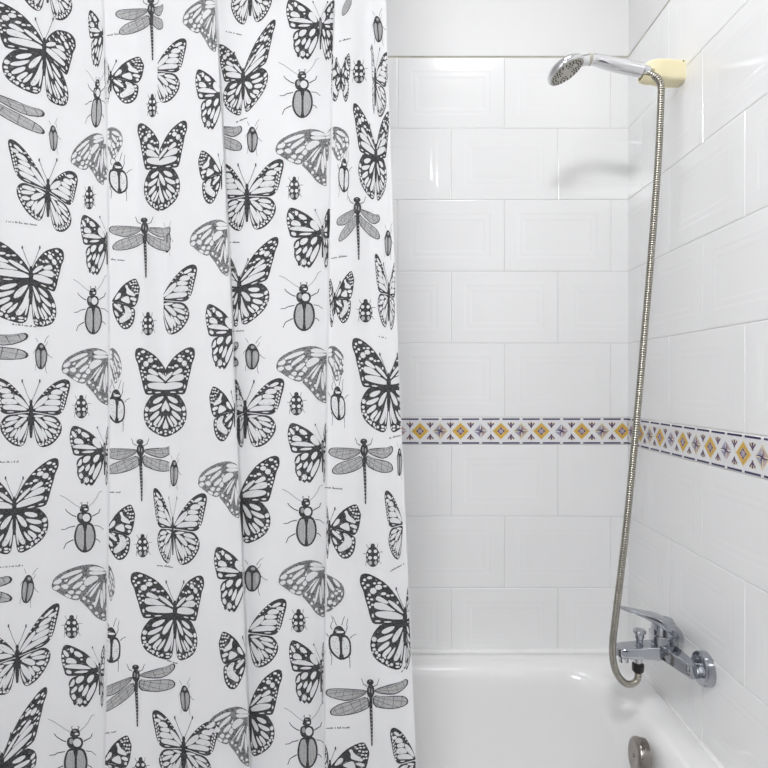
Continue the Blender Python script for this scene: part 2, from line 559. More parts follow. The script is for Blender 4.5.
# ------------------------------------------------------------------ hand shower, holder, hose
HD = 1.318
hand = empty('hand_shower', at(642, 71, HD))
fc = at(566.2, 71.2, HD - 0.02)
v = (fc - Vector((0, 0, CAMZ))).normalized()
er = v.cross(Vector((0, 0, 1))).normalized()
eu = er.cross(v)
nf = (0.925 * (0.50 * er - 0.866 * eu) - 0.385 * v).normalized()
bm = bmesh.new()
lathe(bm, fc, nf, [(-0.022, 0.004), (-0.0215, 0.014), (-0.0195, 0.024), (-0.0150, 0.0345), (-0.008, 0.0412), (-0.002, 0.0430), (0.002, 0.0420), (0.003, 0.0395), (0.0012, 0.0385), (0.0012, 0.02)], 56)
from_bm('spray_head', bm, [M_HANDLE], hand, angle=40)
bm = bmesh.new()
lathe(bm, fc, nf, [(0.0005, 0.0380), (0.0022, 0.0378), (0.0030, 0.0365), (0.0034, 0.012), (0.0034, 0.002)], 48)
fp = from_bm('spray_plate', bm, [M_FACE], hand)
fp['label'] = 'grey spray plate with rubber nozzles'
a_, u_, w_ = basis(nf)
bm = bmesh.new()
hv = (at(642, 71, HD) - fc)
hv = (hv - nf * hv.dot(nf)).normalized()
hw_ = nf.cross(hv)
for ring, cnt in ((0.0335, 26), (0.0275, 20), (0.0215, 16), (0.0155, 12), (0.0095, 8)):
    for k in range(cnt):
        a = 2 * math.pi * (k + 0.5) / cnt
        # a plain cross is left free of nozzles in the middle
        dx, dy = ring * math.cos(a), ring * math.sin(a)
        if ring < 0.024 and min(abs(dx - dy), abs(dx + dy)) < 0.0065:
            continue
        p = fc + hv * dx + hw_ * dy + nf * 0.0028
        lathe(bm, p, nf, [(0, 0.0017), (0.0022, 0.0013)], 8)
nz = from_bm('nozzles', bm, [M_NOZ], fp)
nz.parent = fp
nz.location = -hand.location
nz.location = Vector((0, 0, 0))
for vtx in nz.data.vertices:
    vtx.co = vtx.co - hand.location + fp.location
nz['label'] = 'dark rubber nozzles'
# handle
neck = at(590.5, 59.5, HD - 0.006)
hend = at(641.5, 70.2, HD)
back = fc - nf * 0.010 + (neck - fc).normalized() * 0.022
pth = resample(catmull([back, neck, neck.lerp(hend, 0.35), neck.lerp(hend, 0.7), hend], 12), 0.004)
rad = []
for i in range(len(pth)):
    t = i / (len(pth) - 1)
    rad.append(0.0118 + 0.0040 * smooth(0.15, 0.75, t) + (0.003 * (1 - smooth(0.0, 0.15, t))))
hdir = (hend - neck).normalized()
bm = bmesh.new()
sweep(bm, pth, rad, 28)
lathe(bm, hend - hdir * 0.001, hdir, [(0, 0.0150), (0.0015, 0.0148), (0.003, 0.0135), (0.004, 0.011)], 28)
from_bm('handle', bm, [M_HANDLE], hand, angle=45)
bm = bmesh.new()
npos = neck.lerp(hend, -0.02)
lathe(bm, npos - hdir * 0.004, hdir, [(0, 0.0128), (0.001, 0.0136), (0.008, 0.0136), (0.009, 0.0128)], 28)
from_bm('neck_collar', bm, [M_FACE], hand)
tag(hand, 'chrome hand shower with round grey spray head, resting in the cream holder', 'shower head')

# holder
hold = empty('shower_holder', (XR, 1.343, 2.015))
bm = bmesh.new()
rings = []
for x, yc, hd_, zt, zb in ((0.680, 1.350, 0.0205, 2.0370, 1.9900), (0.672, 1.350, 0.0210, 2.0375, 1.9900), (0.640, 1.346, 0.0220, 2.0370, 1.9890), (0.612, 1.340, 0.0215, 2.0350, 1.9905),
                           (0.594, 1.336, 0.0195, 2.0310, 1.9935), (0.584, 1.334, 0.0165, 2.0255, 1.9975), (0.5785, 1.333, 0.0115, 2.0195, 2.0030), (0.5765, 1.333, 0.005, 2.015, 2.007)):
    zc, hh = (zt + zb) / 2, (zt - zb) / 2
    rings.append([Vector((x, yc + a, zc + b)) for a, b in rrect(hd_, hh, 0.007)])
loft(bm, rings)
from_bm('holder_body', bm, [M_CREAM], hold, angle=40)
# cradle ring under / behind the handle end
bm = bmesh.new()
cen = at(646.5, 75.5, HD + 0.005)
a, u, w = basis(hdir)
ri, ro, ln = 0.0130, 0.0185, 0.012
sec = []
N = 28
for k in range(N + 1):
    ang = math.radians(-150 + 300 * k / N)
    # opening of the ring faces the room
    d1 = (Vector((0, 1, 0)) - a * a.y).normalized()
    d2 = a.cross(d1)
    dr = d1 * math.cos(ang) + d2 * math.sin(ang)
    sec.append([cen + dr * ri - a * ln, cen + dr * ro - a * ln * 0.9, cen + dr * ro + a * ln * 0.9, cen + dr * ri + a * ln])
loft(bm, sec)
from_bm('cradle', bm, [M_CREAM], hold, angle=40)
bm = bmesh.new()
lathe(bm, (0.670, 1.3300, 2.0325), (0, -1, 0), [(0, 0.0024), (0.0012, 0.0022)], 14)
from_bm('screw', bm, [M_SCREW], hold)
tag(hold, 'aged cream plastic shower holder high on the right wall', 'shower holder')

# hose
hose = empty('shower_hose', at(612, 650, 1.30))
P = [hend + hdir * 0.010, at(651.5, 74.8, HD - 0.006), at(657.5, 78.5, HD - 0.010), at(660.9, 86, HD - 0.010), at(660.9, 100, HD - 0.010), at(658.2, 160, 1.308), at(652.3, 240, 1.306), at(644.3, 335, 1.304),
     at(635.8, 430, 1.302), at(627.0, 520, 1.300), at(620.0, 580, 1.298), at(614.6, 625, 1.296), at(612.6, 645, 1.296), at(613.4, 662, 1.297), at(617.6, 675, 1.301), at(625.0, 683.0, 1.306),
     at(632.2, 683.6, 1.312), at(637.2, 679.5, 1.317), at(638.2, 671, 1.32)]
pth = resample(catmull(P, 24), 0.00130)
rad = []
for i in range(len(pth)):
    k = i % 4
    rad.append((0.0076, 0.0079, 0.0076, 0.0068)[k])
bm = bmesh.new()
sweep(bm, pth, rad, 14, groove=True)
from_bm('flexible_tube', bm, [M_HOSE, M_GROOVE], hose, angle=80)
bm = bmesh.new()
lathe(bm, hend + hdir * 0.002, hdir, [(0, 0.0120), (0.002, 0.0126), (0.014, 0.0115), (0.018, 0.0095)], 24)
from_bm('hose_cone', bm, [M_CHROME2], hose)
bm = bmesh.new()
lathe(bm, (0.5632, FY, 0.6705), (0, 0, -1), [(0, 0.0115), (0.001, 0.0130), (0.015, 0.0130), (0.0175, 0.0115), (0.019, 0.0085)], 10)
bn = from_bm('hose_nut', bm, [M_BLACK], hose, angle=30)
bn['label'] = 'black hose nut'
tag(hose, 'ribbed steel shower hose hanging from the holder and looping under the tap', 'shower hose')

# ------------------------------------------------------------------ curtain surface
CD = 0.95
KN = [  # x at v = 0, 256, 512, 768 ; depth offset (m)
    (-430, -430, -430, -430, 0.000), (-380, -382, -385, -388, -0.012), (-330, -333, -336, -340, 0.010), (-285, -288, -291, -295, -0.010),
    (-235, -238, -240, -243, 0.012), (-190, -192, -195, -198, -0.012), (-140, -142, -145, -148, 0.010), (-95, -98, -101, -105, -0.010),
    (-52, -56, -60, -64, 0.008), (-15, -20, -28, -36, 0.000), (22, 12, 2, -8, -0.007), (46, 36, 22, 8, -0.001), (70, 66, 58, 50, 0.009),
    (90, 92, 90, 86, 0.006),
    (102.2, 107.8, 107.6, 103.4, 0.004), (103.8, 109.4, 109.2, 105.0, -0.010),
    (130, 135, 138, 140, -0.009), (157, 163.5, 169.5, 176, 0.006), (177, 183, 191, 198, -0.002), (199, 206, 214, 224, -0.010),
    (214.6, 228.6, 240.0, 249.4, -0.012), (216.4, 230.4, 241.8, 251.2, 0.006),
    (240, 252, 263, 272, -0.003), (284, 288, 292, 294, -0.009), (312, 312, 312, 312, -0.004),
    (333.2, 328.0, 325.0, 323.2, 0.003), (334.8, 329.6, 326.6, 324.8, -0.007),
    (351, 350, 351, 352, -0.003), (370, 372, 376, 380, 0.007), (386.0, 394.6, 405.2, 416.5, -0.004)]
KA = np.array([k[:4] for k in KN], dtype=float)
KD = np.array([k[4] for k in KN], dtype=float)
VK = np.array([0.0, 256.0, 512.0, 768.0])


def knots_at(v):
    v = np.clip(np.asarray(v, dtype=float), -70, 860)
    out = np.zeros(v.shape + (KA.shape[0],))
    for i in range(4):
        L = np.ones_like(v)
        for j in range(4):
            if j != i:
                L = L * (v - VK[j]) / (VK[i] - VK[j])
        out += L[..., None] * KA[:, i]
    return out


def depth_off(u, v):
    u = np.asarray(u, dtype=float); v = np.asarray(v, dtype=float)
    X = knots_at(v)
    h = np.diff(X, axis=1)
    h = np.maximum(h, 0.3)
    dl = np.diff(KD)[None, :] / h
    m = np.zeros_like(X)
    a, b = dl[:, :-1], dl[:, 1:]
    w1 = 2 * h[:, 1:] + h[:, :-1]
    w2 = h[:, 1:] + 2 * h[:, :-1]
    same = a * b > 0
    with np.errstate(divide='ignore', invalid='ignore'):
        hm = (w1 + w2) / (w1 / a + w2 / b)
    m[:, 1:-1] = np.where(same, np.nan_to_num(hm), 0.0)
    idx = np.clip((u[:, None] >= X).sum(axis=1) - 1, 0, X.shape[1] - 2)
    r = np.arange(len(u))
    x0, hh = X[r, idx], h[r, idx]
    t = np.clip((u - x0) / hh, 0, 1)
    y0, y1, m0, m1 = KD[idx], KD[idx + 1], m[r, idx], m[r, idx + 1]
    t2, t3 = t * t, t * t * t
    y = (2 * t3 - 3 * t2 + 1) * y0 + (t3 - 2 * t2 + t) * hh * m0 + (-2 * t3 + 3 * t2) * y1 + (t3 - t2) * hh * m1
    y += 0.0016 * np.sin(v / 85.0 + u / 60.0) + 0.0010 * np.sin(v / 37.0 - u / 45.0)
    return y


def cloth_point(u, v, layer):
    d = CD + depth_off(u, v) - 0.00024 * np.asarray(layer)
    return np.stack([(u - CX) / F * d, d, CAMZ + (CY - v) / F * d], axis=1)


def kx(name, v):
    i = {'B': 15, 'B-': 14, 'C': 17, 'D': 21, 'D-': 20, 'E': 26, 'E-': 25, 'R': len(KN) - 1}[name]
    return float(knots_at(np.array([float(v)]))[0, i])


# ------------------------------------------------------------------ print drawing
# every motif is a list of (layer, shade, polygon) ; shades 0 cloth 1 ink 2 soft ink 3 mid grey 4 pale grey
def T(pts, org, sc):
    return [((x - org[0]) / sc, (y - org[1]) / sc) for x, y in pts]


def ell(cx, cy, rx, ry, n=9, rot=0.0):
    c, s = math.cos(rot), math.sin(rot)
    return [(cx + rx * math.cos(2 * math.pi * k / n) * c - ry * math.sin(2 * math.pi * k / n) * s,
             cy + rx * math.cos(2 * math.pi * k / n) * s + ry * math.sin(2 * math.pi * k / n) * c) for k in range(n)]


def soft(pts, m=2):
    """round a closed polygon (Chaikin)"""
    for _ in range(m):
        out = []
        for (a, b), (c, d) in zip(pts, pts[1:] + pts[:1]):
            out += [(a * .75 + c * .25, b * .75 + d * .25), (a * .25 + c * .75, b * .25 + d * .75)]
        pts = out
    return pts


def stroke(pts, w0, w1=None):
    """list of quads along an open polyline"""
    w1 = w0 if w1 is None else w1
    n = len(pts) - 1
    out = []
    for i, (a, b) in enumerate(zip(pts, pts[1:])):
        dx, dy = b[0] - a[0], b[1] - a[1]
        L = math.hypot(dx, dy) or 1
        nx, ny = -dy / L, dx / L
        wa, wb = (w0 + (w1 - w0) * i / n) / 2, (w0 + (w1 - w0) * (i + 1) / n) / 2
        out.append([(a[0] + nx * wa, a[1] + ny * wa), (b[0] + nx * wb, b[1] + ny * wb), (b[0] - nx * wb, b[1] - ny * wb), (a[0] - nx * wa, a[1] - ny * wa)])
    return out


def wing(org, sc, mirror, outlines, cells, spots, ink=1, grow=0.35, hatch=26):
    """right wing polygons, x pointing outward from the body"""
    res = []
    f = -1 if mirror else 1

    def tr(p):
        return [(f * x, y) for x, y in T(p, org, sc)]
    for o in outlines:
        res.append((1, ink, tr(soft(o, 1))))
    for c in cells:
        q = soft(c, 1)
        gx, gy = sum(p[0] for p in q) / len(q), sum(p[1] for p in q) / len(q)
        mx = max(math.hypot(p[0] - gx, p[1] - gy) for p in q)
        kk = 1.06 + grow * sc / mx
        q = [(gx + (p[0] - gx) * kk, gy + (p[1] - gy) * kk) for p in q]
        res.append((2, 0, tr(q)))
    for s in spots:
        x, y, rx = s[:3]
        ry = s[3] if len(s) > 3 else rx
        res.append((2, 0, tr(ell(x, y, rx * 1.08 + 0.08 * sc, ry * 1.08 + 0.08 * sc, 7))))
    # fine pencil lines over the dark border and between the cells
    rr = random.Random(len(cells) * 31 + len(spots))
    for o in outlines:
        gx, gy = sum(p[0] for p in o) / len(o), sum(p[1] for p in o) / len(o)
        for _ in range(hatch):
            a = rr.choice(o)
            t = rr.uniform(0.25, 0.93)
            x, y = gx + (a[0] - gx) * t, gy + (a[1] - gy) * t
            dx, dy = x - org[0], y - org[1]
            L = math.hypot(dx, dy) or 1
            ln = rr.uniform(1.2, 3.2) * sc / L
            for q in stroke([(x, y), (x + dx * ln, y + dy * ln)], 0.40 * sc, 0.25 * sc):
                if t + ln < 0.97:
                    res.append((2, 3, tr(q)))
    return res


W1 = wing((105, 365), 6.98, False,
          [[(100, 345), (130, 265), (170, 200), (220, 140), (280, 100), (335, 75), (372, 82), (381, 115), (377, 150), (357, 190), (347, 240), (332, 290),
            (322, 335), (312, 370), (297, 400), (240, 398), (180, 403), (130, 394), (98, 385)],
           [(100, 380), (150, 393), (200, 400), (252, 398), (278, 428), (303, 465), (316, 510), (315, 552), (303, 592), (278, 628), (242, 654), (200, 676),
            (150, 692), (124, 674), (116, 620), (108, 540), (100, 450)]],
          [[(112, 364), (132, 340), (175, 321), (230, 318), (277, 323), (281, 338), (266, 352), (220, 362), (160, 368)],
           [(165, 316), (195, 294), (230, 269), (280, 262), (290, 275), (287, 296), (260, 306), (200, 312)],
           [(112, 332), (150, 280), (194, 249), (207, 255), (180, 286), (140, 319)],
           [(205, 262), (240, 234), (270, 221), (282, 240), (266, 253), (222, 269)],
           [(114, 440), (127, 480), (142, 540), (162, 590), (174, 622), (155, 630), (135, 600), (120, 540)],
           [(118, 416), (150, 438), (177, 480), (182, 512), (160, 507), (135, 465)],
           [(168, 412), (210, 420), (243, 440), (243, 457), (215, 457), (180, 435)],
           [(178, 458), (220, 473), (268, 493), (271, 512), (235, 510), (195, 486)],
           [(203, 508), (240, 528), (267, 555), (263, 573), (230, 557), (203, 531)],
           [(193, 543), (225, 568), (243, 595), (230, 609), (205, 582), (190, 560)],
           [(163, 543), (185, 568), (207, 600), (212, 618), (195, 614), (173, 580)],
           [(113, 500), (124, 560), (133, 628), (125, 622), (117, 570)]],
          [(265, 165, 20, 15), (298, 188, 19), (235, 206, 15, 9), (208, 218, 10, 7), (182, 216, 10, 6), (320, 105, 15, 9), (350, 118, 9, 8), (330, 152, 10, 8),
           (260, 138, 12, 7), (226, 158, 11, 6), (348, 168, 8, 9), (360, 140, 7), (322, 213, 9, 8), (307, 242, 9, 6), (325, 262, 7, 8), (332, 236, 6, 7), (303, 276, 8, 6), (318, 290, 6, 8),
           (290, 140, 9, 6), (150, 262, 6, 9), (300, 345, 6, 12), (270, 380, 16, 5), (210, 385, 22, 4),
           (292, 495, 14, 15), (297, 533, 11, 10), (292, 560, 10, 8), (278, 580, 9, 10), (262, 597, 9, 10), (272, 612, 7, 6), (240, 630, 9, 12), (215, 642, 7, 12), (186, 656, 9, 9),
           (150, 650, 12, 7), (150, 670, 13, 6), (300, 578, 6), (255, 622, 6), (225, 612, 6), (205, 660, 6), (130, 655, 4, 8)])
W2 = wing((385, 355), 8.53, False,
          [[(390, 345), (430, 268), (480, 203), (540, 138), (600, 92), (667, 66), (709, 76), (722, 110), (714, 160), (694, 230), (674, 312), (643, 364), (600, 384), (540, 379), (470, 368), (390, 362)],
           [(390, 368), (450, 373), (520, 383), (582, 387), (624, 418), (650, 470), (645, 522), (624, 562), (583, 614), (530, 650), (470, 662), (436, 632), (416, 560), (402, 480), (390, 410)]],
          [[(402, 334), (440, 275), (490, 230), (522, 220), (524, 245), (492, 287), (440, 322)],
           [(420, 345), (470, 312), (540, 302), (612, 306), (622, 325), (600, 343), (540, 345), (460, 350)],
           [(498, 291), (535, 250), (622, 250), (636, 270), (622, 296), (540, 296)],
           [(535, 240), (545, 205), (620, 213), (634, 232), (600, 244)],
           [(555, 196), (575, 170), (612, 160), (652, 172), (644, 198), (590, 205)],
           [(596, 130), (650, 103), (674, 114), (640, 137), (606, 146)],
           [(630, 152), (655, 140), (692, 148), (684, 170), (650, 168)],
           [(408, 394), (450, 384), (502, 390), (470, 403), (425, 407)],
           [(416, 412), (460, 415), (512, 458), (528, 498), (500, 498), (460, 462)],
           [(486, 404), (540, 398), (592, 418), (602, 440), (560, 436), (510, 426)],
           [(498, 430), (560, 444), (608, 470), (604, 492), (560, 477), (518, 456)],
           [(530, 498), (570, 498), (602, 515), (592, 538), (560, 527)],
           [(502, 504), (540, 528), (567, 565), (552, 578), (520, 552)],
           [(413, 440), (440, 468), (482, 528), (498, 590), (482, 608), (450, 562), (423, 500)],
           [(470, 488), (500, 518), (522, 570), (522, 592), (500, 582)],
           [(408, 460), (428, 540), (455, 602), (445, 613), (423, 560)]],
          [(698, 122, 8, 12), (691, 152, 7, 10), (686, 182, 7, 11), (679, 212, 7, 11), (673, 241, 7, 10), (667, 267, 7, 9), (661, 292, 7, 9), (655, 317, 7, 9), (648, 341, 7, 9),
           (663, 198, 6, 8), (656, 225, 6, 9), (650, 255, 6, 9), (645, 285, 6, 9), (640, 312, 5, 8), (572, 130, 11, 5), (545, 153, 10, 5), (518, 178, 9, 5), (490, 205, 8, 5), (585, 140, 8, 5),
           (560, 362, 30, 4), (612, 455, 8, 9), (626, 486, 9, 12), (620, 518, 9, 11), (608, 546, 9, 10), (590, 572, 10, 9), (566, 595, 11, 9), (540, 612, 10, 10), (514, 628, 11, 9), (486, 634, 10, 10), (458, 632, 9, 9),
           (604, 528, 5), (580, 555, 5), (545, 590, 6), (520, 606, 6), (490, 615, 6), (636, 465, 4, 9), (470, 645, 10, 4)])
W3 = wing((365, 370), 7.68, True,
          [[(362, 350), (320, 288), (270, 237), (210, 202), (150, 176), (118, 178), (102, 215), (96, 265), (104, 320), (116, 362), (127, 404), (180, 409), (250, 399), (362, 385)],
           [(362, 380), (280, 393), (210, 402), (162, 428), (147, 470), (157, 500), (152, 545), (172, 587), (190, 630), (202, 612), (230, 642), (241, 617), (267, 644), (303, 592), (338, 520), (358, 450)]],
          [[(342, 333), (310, 278), (284, 273), (272, 305), (300, 337), (325, 347)],
           [(252, 260), (225, 233), (194, 223), (189, 246), (215, 267)],
           [(187, 215), (165, 198), (158, 215), (170, 238)],
           [(152, 252), (130, 223), (113, 218), (118, 247), (140, 268)],
           [(205, 312), (190, 283), (150, 273), (133, 290), (138, 310), (175, 314)],
           [(310, 352), (250, 326), (180, 319), (128, 330), (128, 346), (190, 352), (250, 356)],
           [(290, 368), (220, 368), (185, 384), (260, 385)],
           [(167, 370), (133, 364), (139, 387), (165, 391)],
           [(327, 400), (300, 403), (278, 435), (290, 459), (317, 437)],
           [(257, 409), (215, 413), (198, 445), (215, 463), (247, 441)],
           [(187, 428), (163, 460), (168, 487), (191, 467)],
           [(247, 468), (218, 500), (224, 528), (252, 501)],
           [(203, 480), (167, 515), (172, 538), (208, 506)],
           [(283, 468), (250, 520), (243, 553), (267, 548), (288, 500)],
           [(337, 450), (300, 500), (273, 560), (285, 594), (317, 541), (337, 490)],
           [(187, 540), (168, 555), (185, 584), (203, 566)],
           [(227, 568), (208, 595), (230, 616), (248, 590)]],
          [(110, 260, 8, 10), (112, 294, 8, 9), (118, 322, 8, 6), (264, 600, 10, 11), (175, 600, 6, 8), (160, 480, 5), (210, 610, 5), (148, 210, 5), (240, 285, 8, 6)])
W6 = wing((90, 310), 9.6, False,
          [[(95, 305), (150, 226), (200, 161), (270, 111), (337, 86), (359, 98), (380, 150), (395, 190), (385, 250), (375, 312), (354, 364), (325, 389), (280, 374), (200, 334), (95, 320)],
           [(95, 318), (170, 332), (240, 352), (312, 387), (344, 413), (340, 490), (324, 553), (283, 604), (240, 615), (203, 604), (156, 542), (116, 460), (100, 390)]],
          [[(122, 298), (160, 233), (187, 233), (187, 262), (155, 293)],
           [(235, 163), (262, 153), (272, 193), (332, 240), (338, 268), (290, 257), (248, 236), (255, 200)],
           [(186, 302), (230, 275), (267, 268), (283, 320), (277, 343), (240, 332)],
           [(285, 290), (320, 283), (353, 300), (347, 324), (310, 312)],
           [(117, 338), (150, 353), (204, 405), (198, 429), (160, 402), (122, 367)],
           [(215, 368), (270, 388), (303, 440), (293, 492), (220, 533), (188, 539), (173, 500), (212, 470), (242, 430)],
           [(148, 338), (192, 358), (176, 373)],
           [(117, 408), (150, 428), (168, 472), (140, 468)]],
          [(332, 346, 13, 14), (320, 115, 11, 7), (345, 112, 9, 7), (298, 146, 11, 7), (325, 141, 10, 7), (351, 140, 9, 7), (318, 171, 11, 7), (346, 180, 10, 8), (371, 180, 9, 8), (340, 210, 11, 8),
           (366, 215, 9, 8), (350, 246, 10, 8), (371, 243, 7, 8), (285, 130, 9, 5), (313, 420, 12, 13), (320, 456, 9, 11), (313, 500, 9, 12), (302, 534, 10, 10), (284, 562, 11, 10), (256, 580, 12, 10), (224, 586, 12, 10), (196, 566, 9, 9),
           (155, 505, 8, 12), (215, 445, 8, 6)])
W9F = wing((515, 215), 9.6, True,
           [[(520, 155), (480, 112), (400, 87), (300, 101), (200, 141), (118, 192), (81, 250), (76, 318), (130, 354), (190, 399), (260, 434), (303, 428), (353, 383), (403, 303), (460, 254), (520, 220)]],
           [[(504, 142), (440, 113), (388, 123), (398, 153), (500, 153)],
            [(507, 163), (400, 159), (382, 175), (420, 193), (502, 183)],
            [(432, 205), (380, 213), (342, 260), (360, 293), (400, 272), (452, 230)],
            [(322, 143), (260, 148), (167, 195), (157, 223), (220, 203), (302, 166)],
            [(322, 178), (280, 198), (222, 245), (212, 284), (260, 253), (312, 211)],
            [(158, 232), (110, 238), (97, 272), (142, 268)],
            [(332, 258), (300, 258), (252, 300), (258, 324), (302, 302)],
            [(192, 278), (156, 295), (190, 324), (213, 300)],
            [(238, 338), (212, 355), (240, 374), (254, 350)],
            [(122, 288), (91, 310), (115, 329), (144, 305)],
            [(332, 288), (307, 320), (330, 339), (348, 310)],
            [(203, 373), (187, 385), (225, 409), (233, 390)],
            [(268, 388), (247, 410), (285, 416), (293, 395)],
            [(345, 215), (330, 240), (350, 235)], [(205, 230), (180, 245), (200, 250)], [(290, 345), (275, 365), (300, 372), (312, 350)]],
           [(140, 225, 10, 5)], ink=2, grow=0.75, hatch=10)
W9H = wing((515, 215), 9.6, True,
           [[(520, 215), (470, 236), (416, 318), (346, 400), (297, 432), (337, 474), (387, 534), (427, 594), (468, 625), (519, 645), (522, 585), (560, 590), (633, 534), (695, 472), (713, 400), (695, 328), (642, 281), (580, 246)]],
           [[(472, 262), (440, 328), (400, 403), (383, 392), (430, 308)],
            [(472, 325), (457, 420), (430, 505), (422, 482), (450, 368)],
            [(480, 325), (497, 450), (486, 525), (468, 440)],
            [(506, 262), (512, 380), (505, 470), (494, 400), (488, 310)],
            [(520, 258), (520, 390), (540, 454), (558, 420), (542, 330)],
            [(542, 258), (592, 330), (614, 372), (590, 384), (553, 322)],
            [(592, 263), (654, 308), (665, 352), (630, 333)]],
           [(570, 495, 21), (595, 435, 15), (630, 410, 16, 13), (662, 388, 17, 11), (547, 550, 17, 12), (612, 508, 15, 16), (657, 460, 16, 13), (420, 470, 13), (395, 508, 11, 15), (440, 562, 13, 15),
            (492, 580, 13, 11), (340, 422, 13, 15), (376, 446, 10), (498, 620, 12, 7), (605, 545, 10, 8), (685, 415, 8, 15), (640, 370, 10, 6), (455, 590, 6), (520, 520, 8, 14)], ink=2, grow=0.75, hatch=10)


def body_butterfly(dark=True, s=1.0, ant=True):
    sh = 1 if dark else 2
    r = [(3, sh, ell(0, -1.5 * s, 2.3 * s, 6.5 * s, 12)), (3, sh, ell(0, -9.0 * s, 1.7 * s, 2.6 * s, 9)),
         (3, sh, [(-1.5 * s, 3 * s), (1.5 * s, 3 * s), (1.9 * s, 18 * s), (1.0 * s, 27 * s), (-1.0 * s, 27 * s), (-1.9 * s, 18 * s)])]
    if ant:
        for f in (-1, 1):
            for q in stroke([(f * 0.6, -10 * s), (f * 4 * s, -17 * s), (f * 8.5 * s, -29 * s)], 0.55, 0.7):
                r.append((3, 2, q))
            r.append((3, 1, ell(f * 8.8 * s, -30 * s, 0.8, 2.0, 7)))
    return r


def body_slim(s=1.0):
    r = [(3, 2, ell(0, -1, 1.5 * s, 6.5, 10)), (3, 1, [(-0.9, 3), (0.9, 3), (0.8, 24 * s), (-0.5, 24 * s)]), (3, 3, ell(0, 4, 0.5, 7, 8)),
         (3, 1, ell(0, -6.5, 1.2, 1.8, 8))]
    for f in (-1, 1):
        for q in stroke([(f * 0.4, -8), (f * 3.5, -15), (f * 7, -23.0)], 0.45, 0.6):
            r.append((3, 3, q))
        r.append((3, 1, ell(f * 7.2, -23.4, 0.7, 1.3, 7)))
    return r


def beetle():
    o, s = (348, 540), 9.6
    r = [(1, 1, T(soft([(285, 412), (259, 470), (246, 550), (262, 622), (298, 674), (345, 695), (397, 674), (434, 622), (452, 550), (444, 470), (417, 406), (350, 396)], 1), o, s)),
         (2, 4, T(soft([(290, 428), (274, 480), (266, 550), (278, 612), (307, 655), (340, 675), (340, 424)], 1), o, s)),
         (2, 4, T(soft([(360, 424), (360, 675), (393, 655), (421, 608), (434, 550), (427, 482), (404, 424)], 1), o, s)),
         (1, 1, T(soft([(276, 330), (298, 301), (387, 301), (414, 335), (409, 382), (387, 410), (300, 410), (276, 372)], 1), o, s)),
         (2, 0, T(ell(362, 355, 34, 38, 12), o, s)), (2, 3, T(ell(312, 342, 18, 26, 9), o, s)),
         (1, 1, T(soft([(300, 268), (322, 226), (372, 226), (389, 265), (378, 303), (306, 303)], 1), o, s)),
         (2, 0, T(ell(357, 274, 17, 10), o, s)), (2, 3, T(ell(340, 246, 16, 7), o, s))]
    for xs in (285, 305, 322, 376, 394, 412):
        r += [(3, 3, T(q, o, s)) for q in stroke([(xs, 450), (xs + (xs - 348) * 0.05, 550), (xs - (xs - 348) * 0.1, 640)], 5, 4)]
    for pts, w in (([(270, 345), (240, 335), (210, 315), (185, 295), (170, 270)], 10), ([(260, 435), (200, 448), (175, 465), (130, 470)], 9), ([(245, 565), (200, 588), (175, 605), (155, 655)], 10),
                   ([(415, 342), (450, 322), (475, 308), (488, 270)], 10), ([(435, 430), (480, 435), (520, 468)], 7), ([(450, 558), (475, 572), (488, 592)], 8)):
        r += [(1, 1, T(q, o, s)) for q in stroke(pts, w, w * 0.7)]
    for pts in ([(310, 262), (265, 235), (220, 200), (170, 163), (120, 138)], [(383, 247), (420, 215), (455, 165), (480, 110), (505, 98)]):
        r += [(1, 3, T(q, o, s)) for q in stroke(pts, 7, 7)]
    for pts in ([(322, 232), (312, 212), (325, 205)], [(370, 232), (378, 210), (362, 204)]):
        r += [(1, 2, T(q, o, s)) for q in stroke(pts, 9, 6)]
    return r


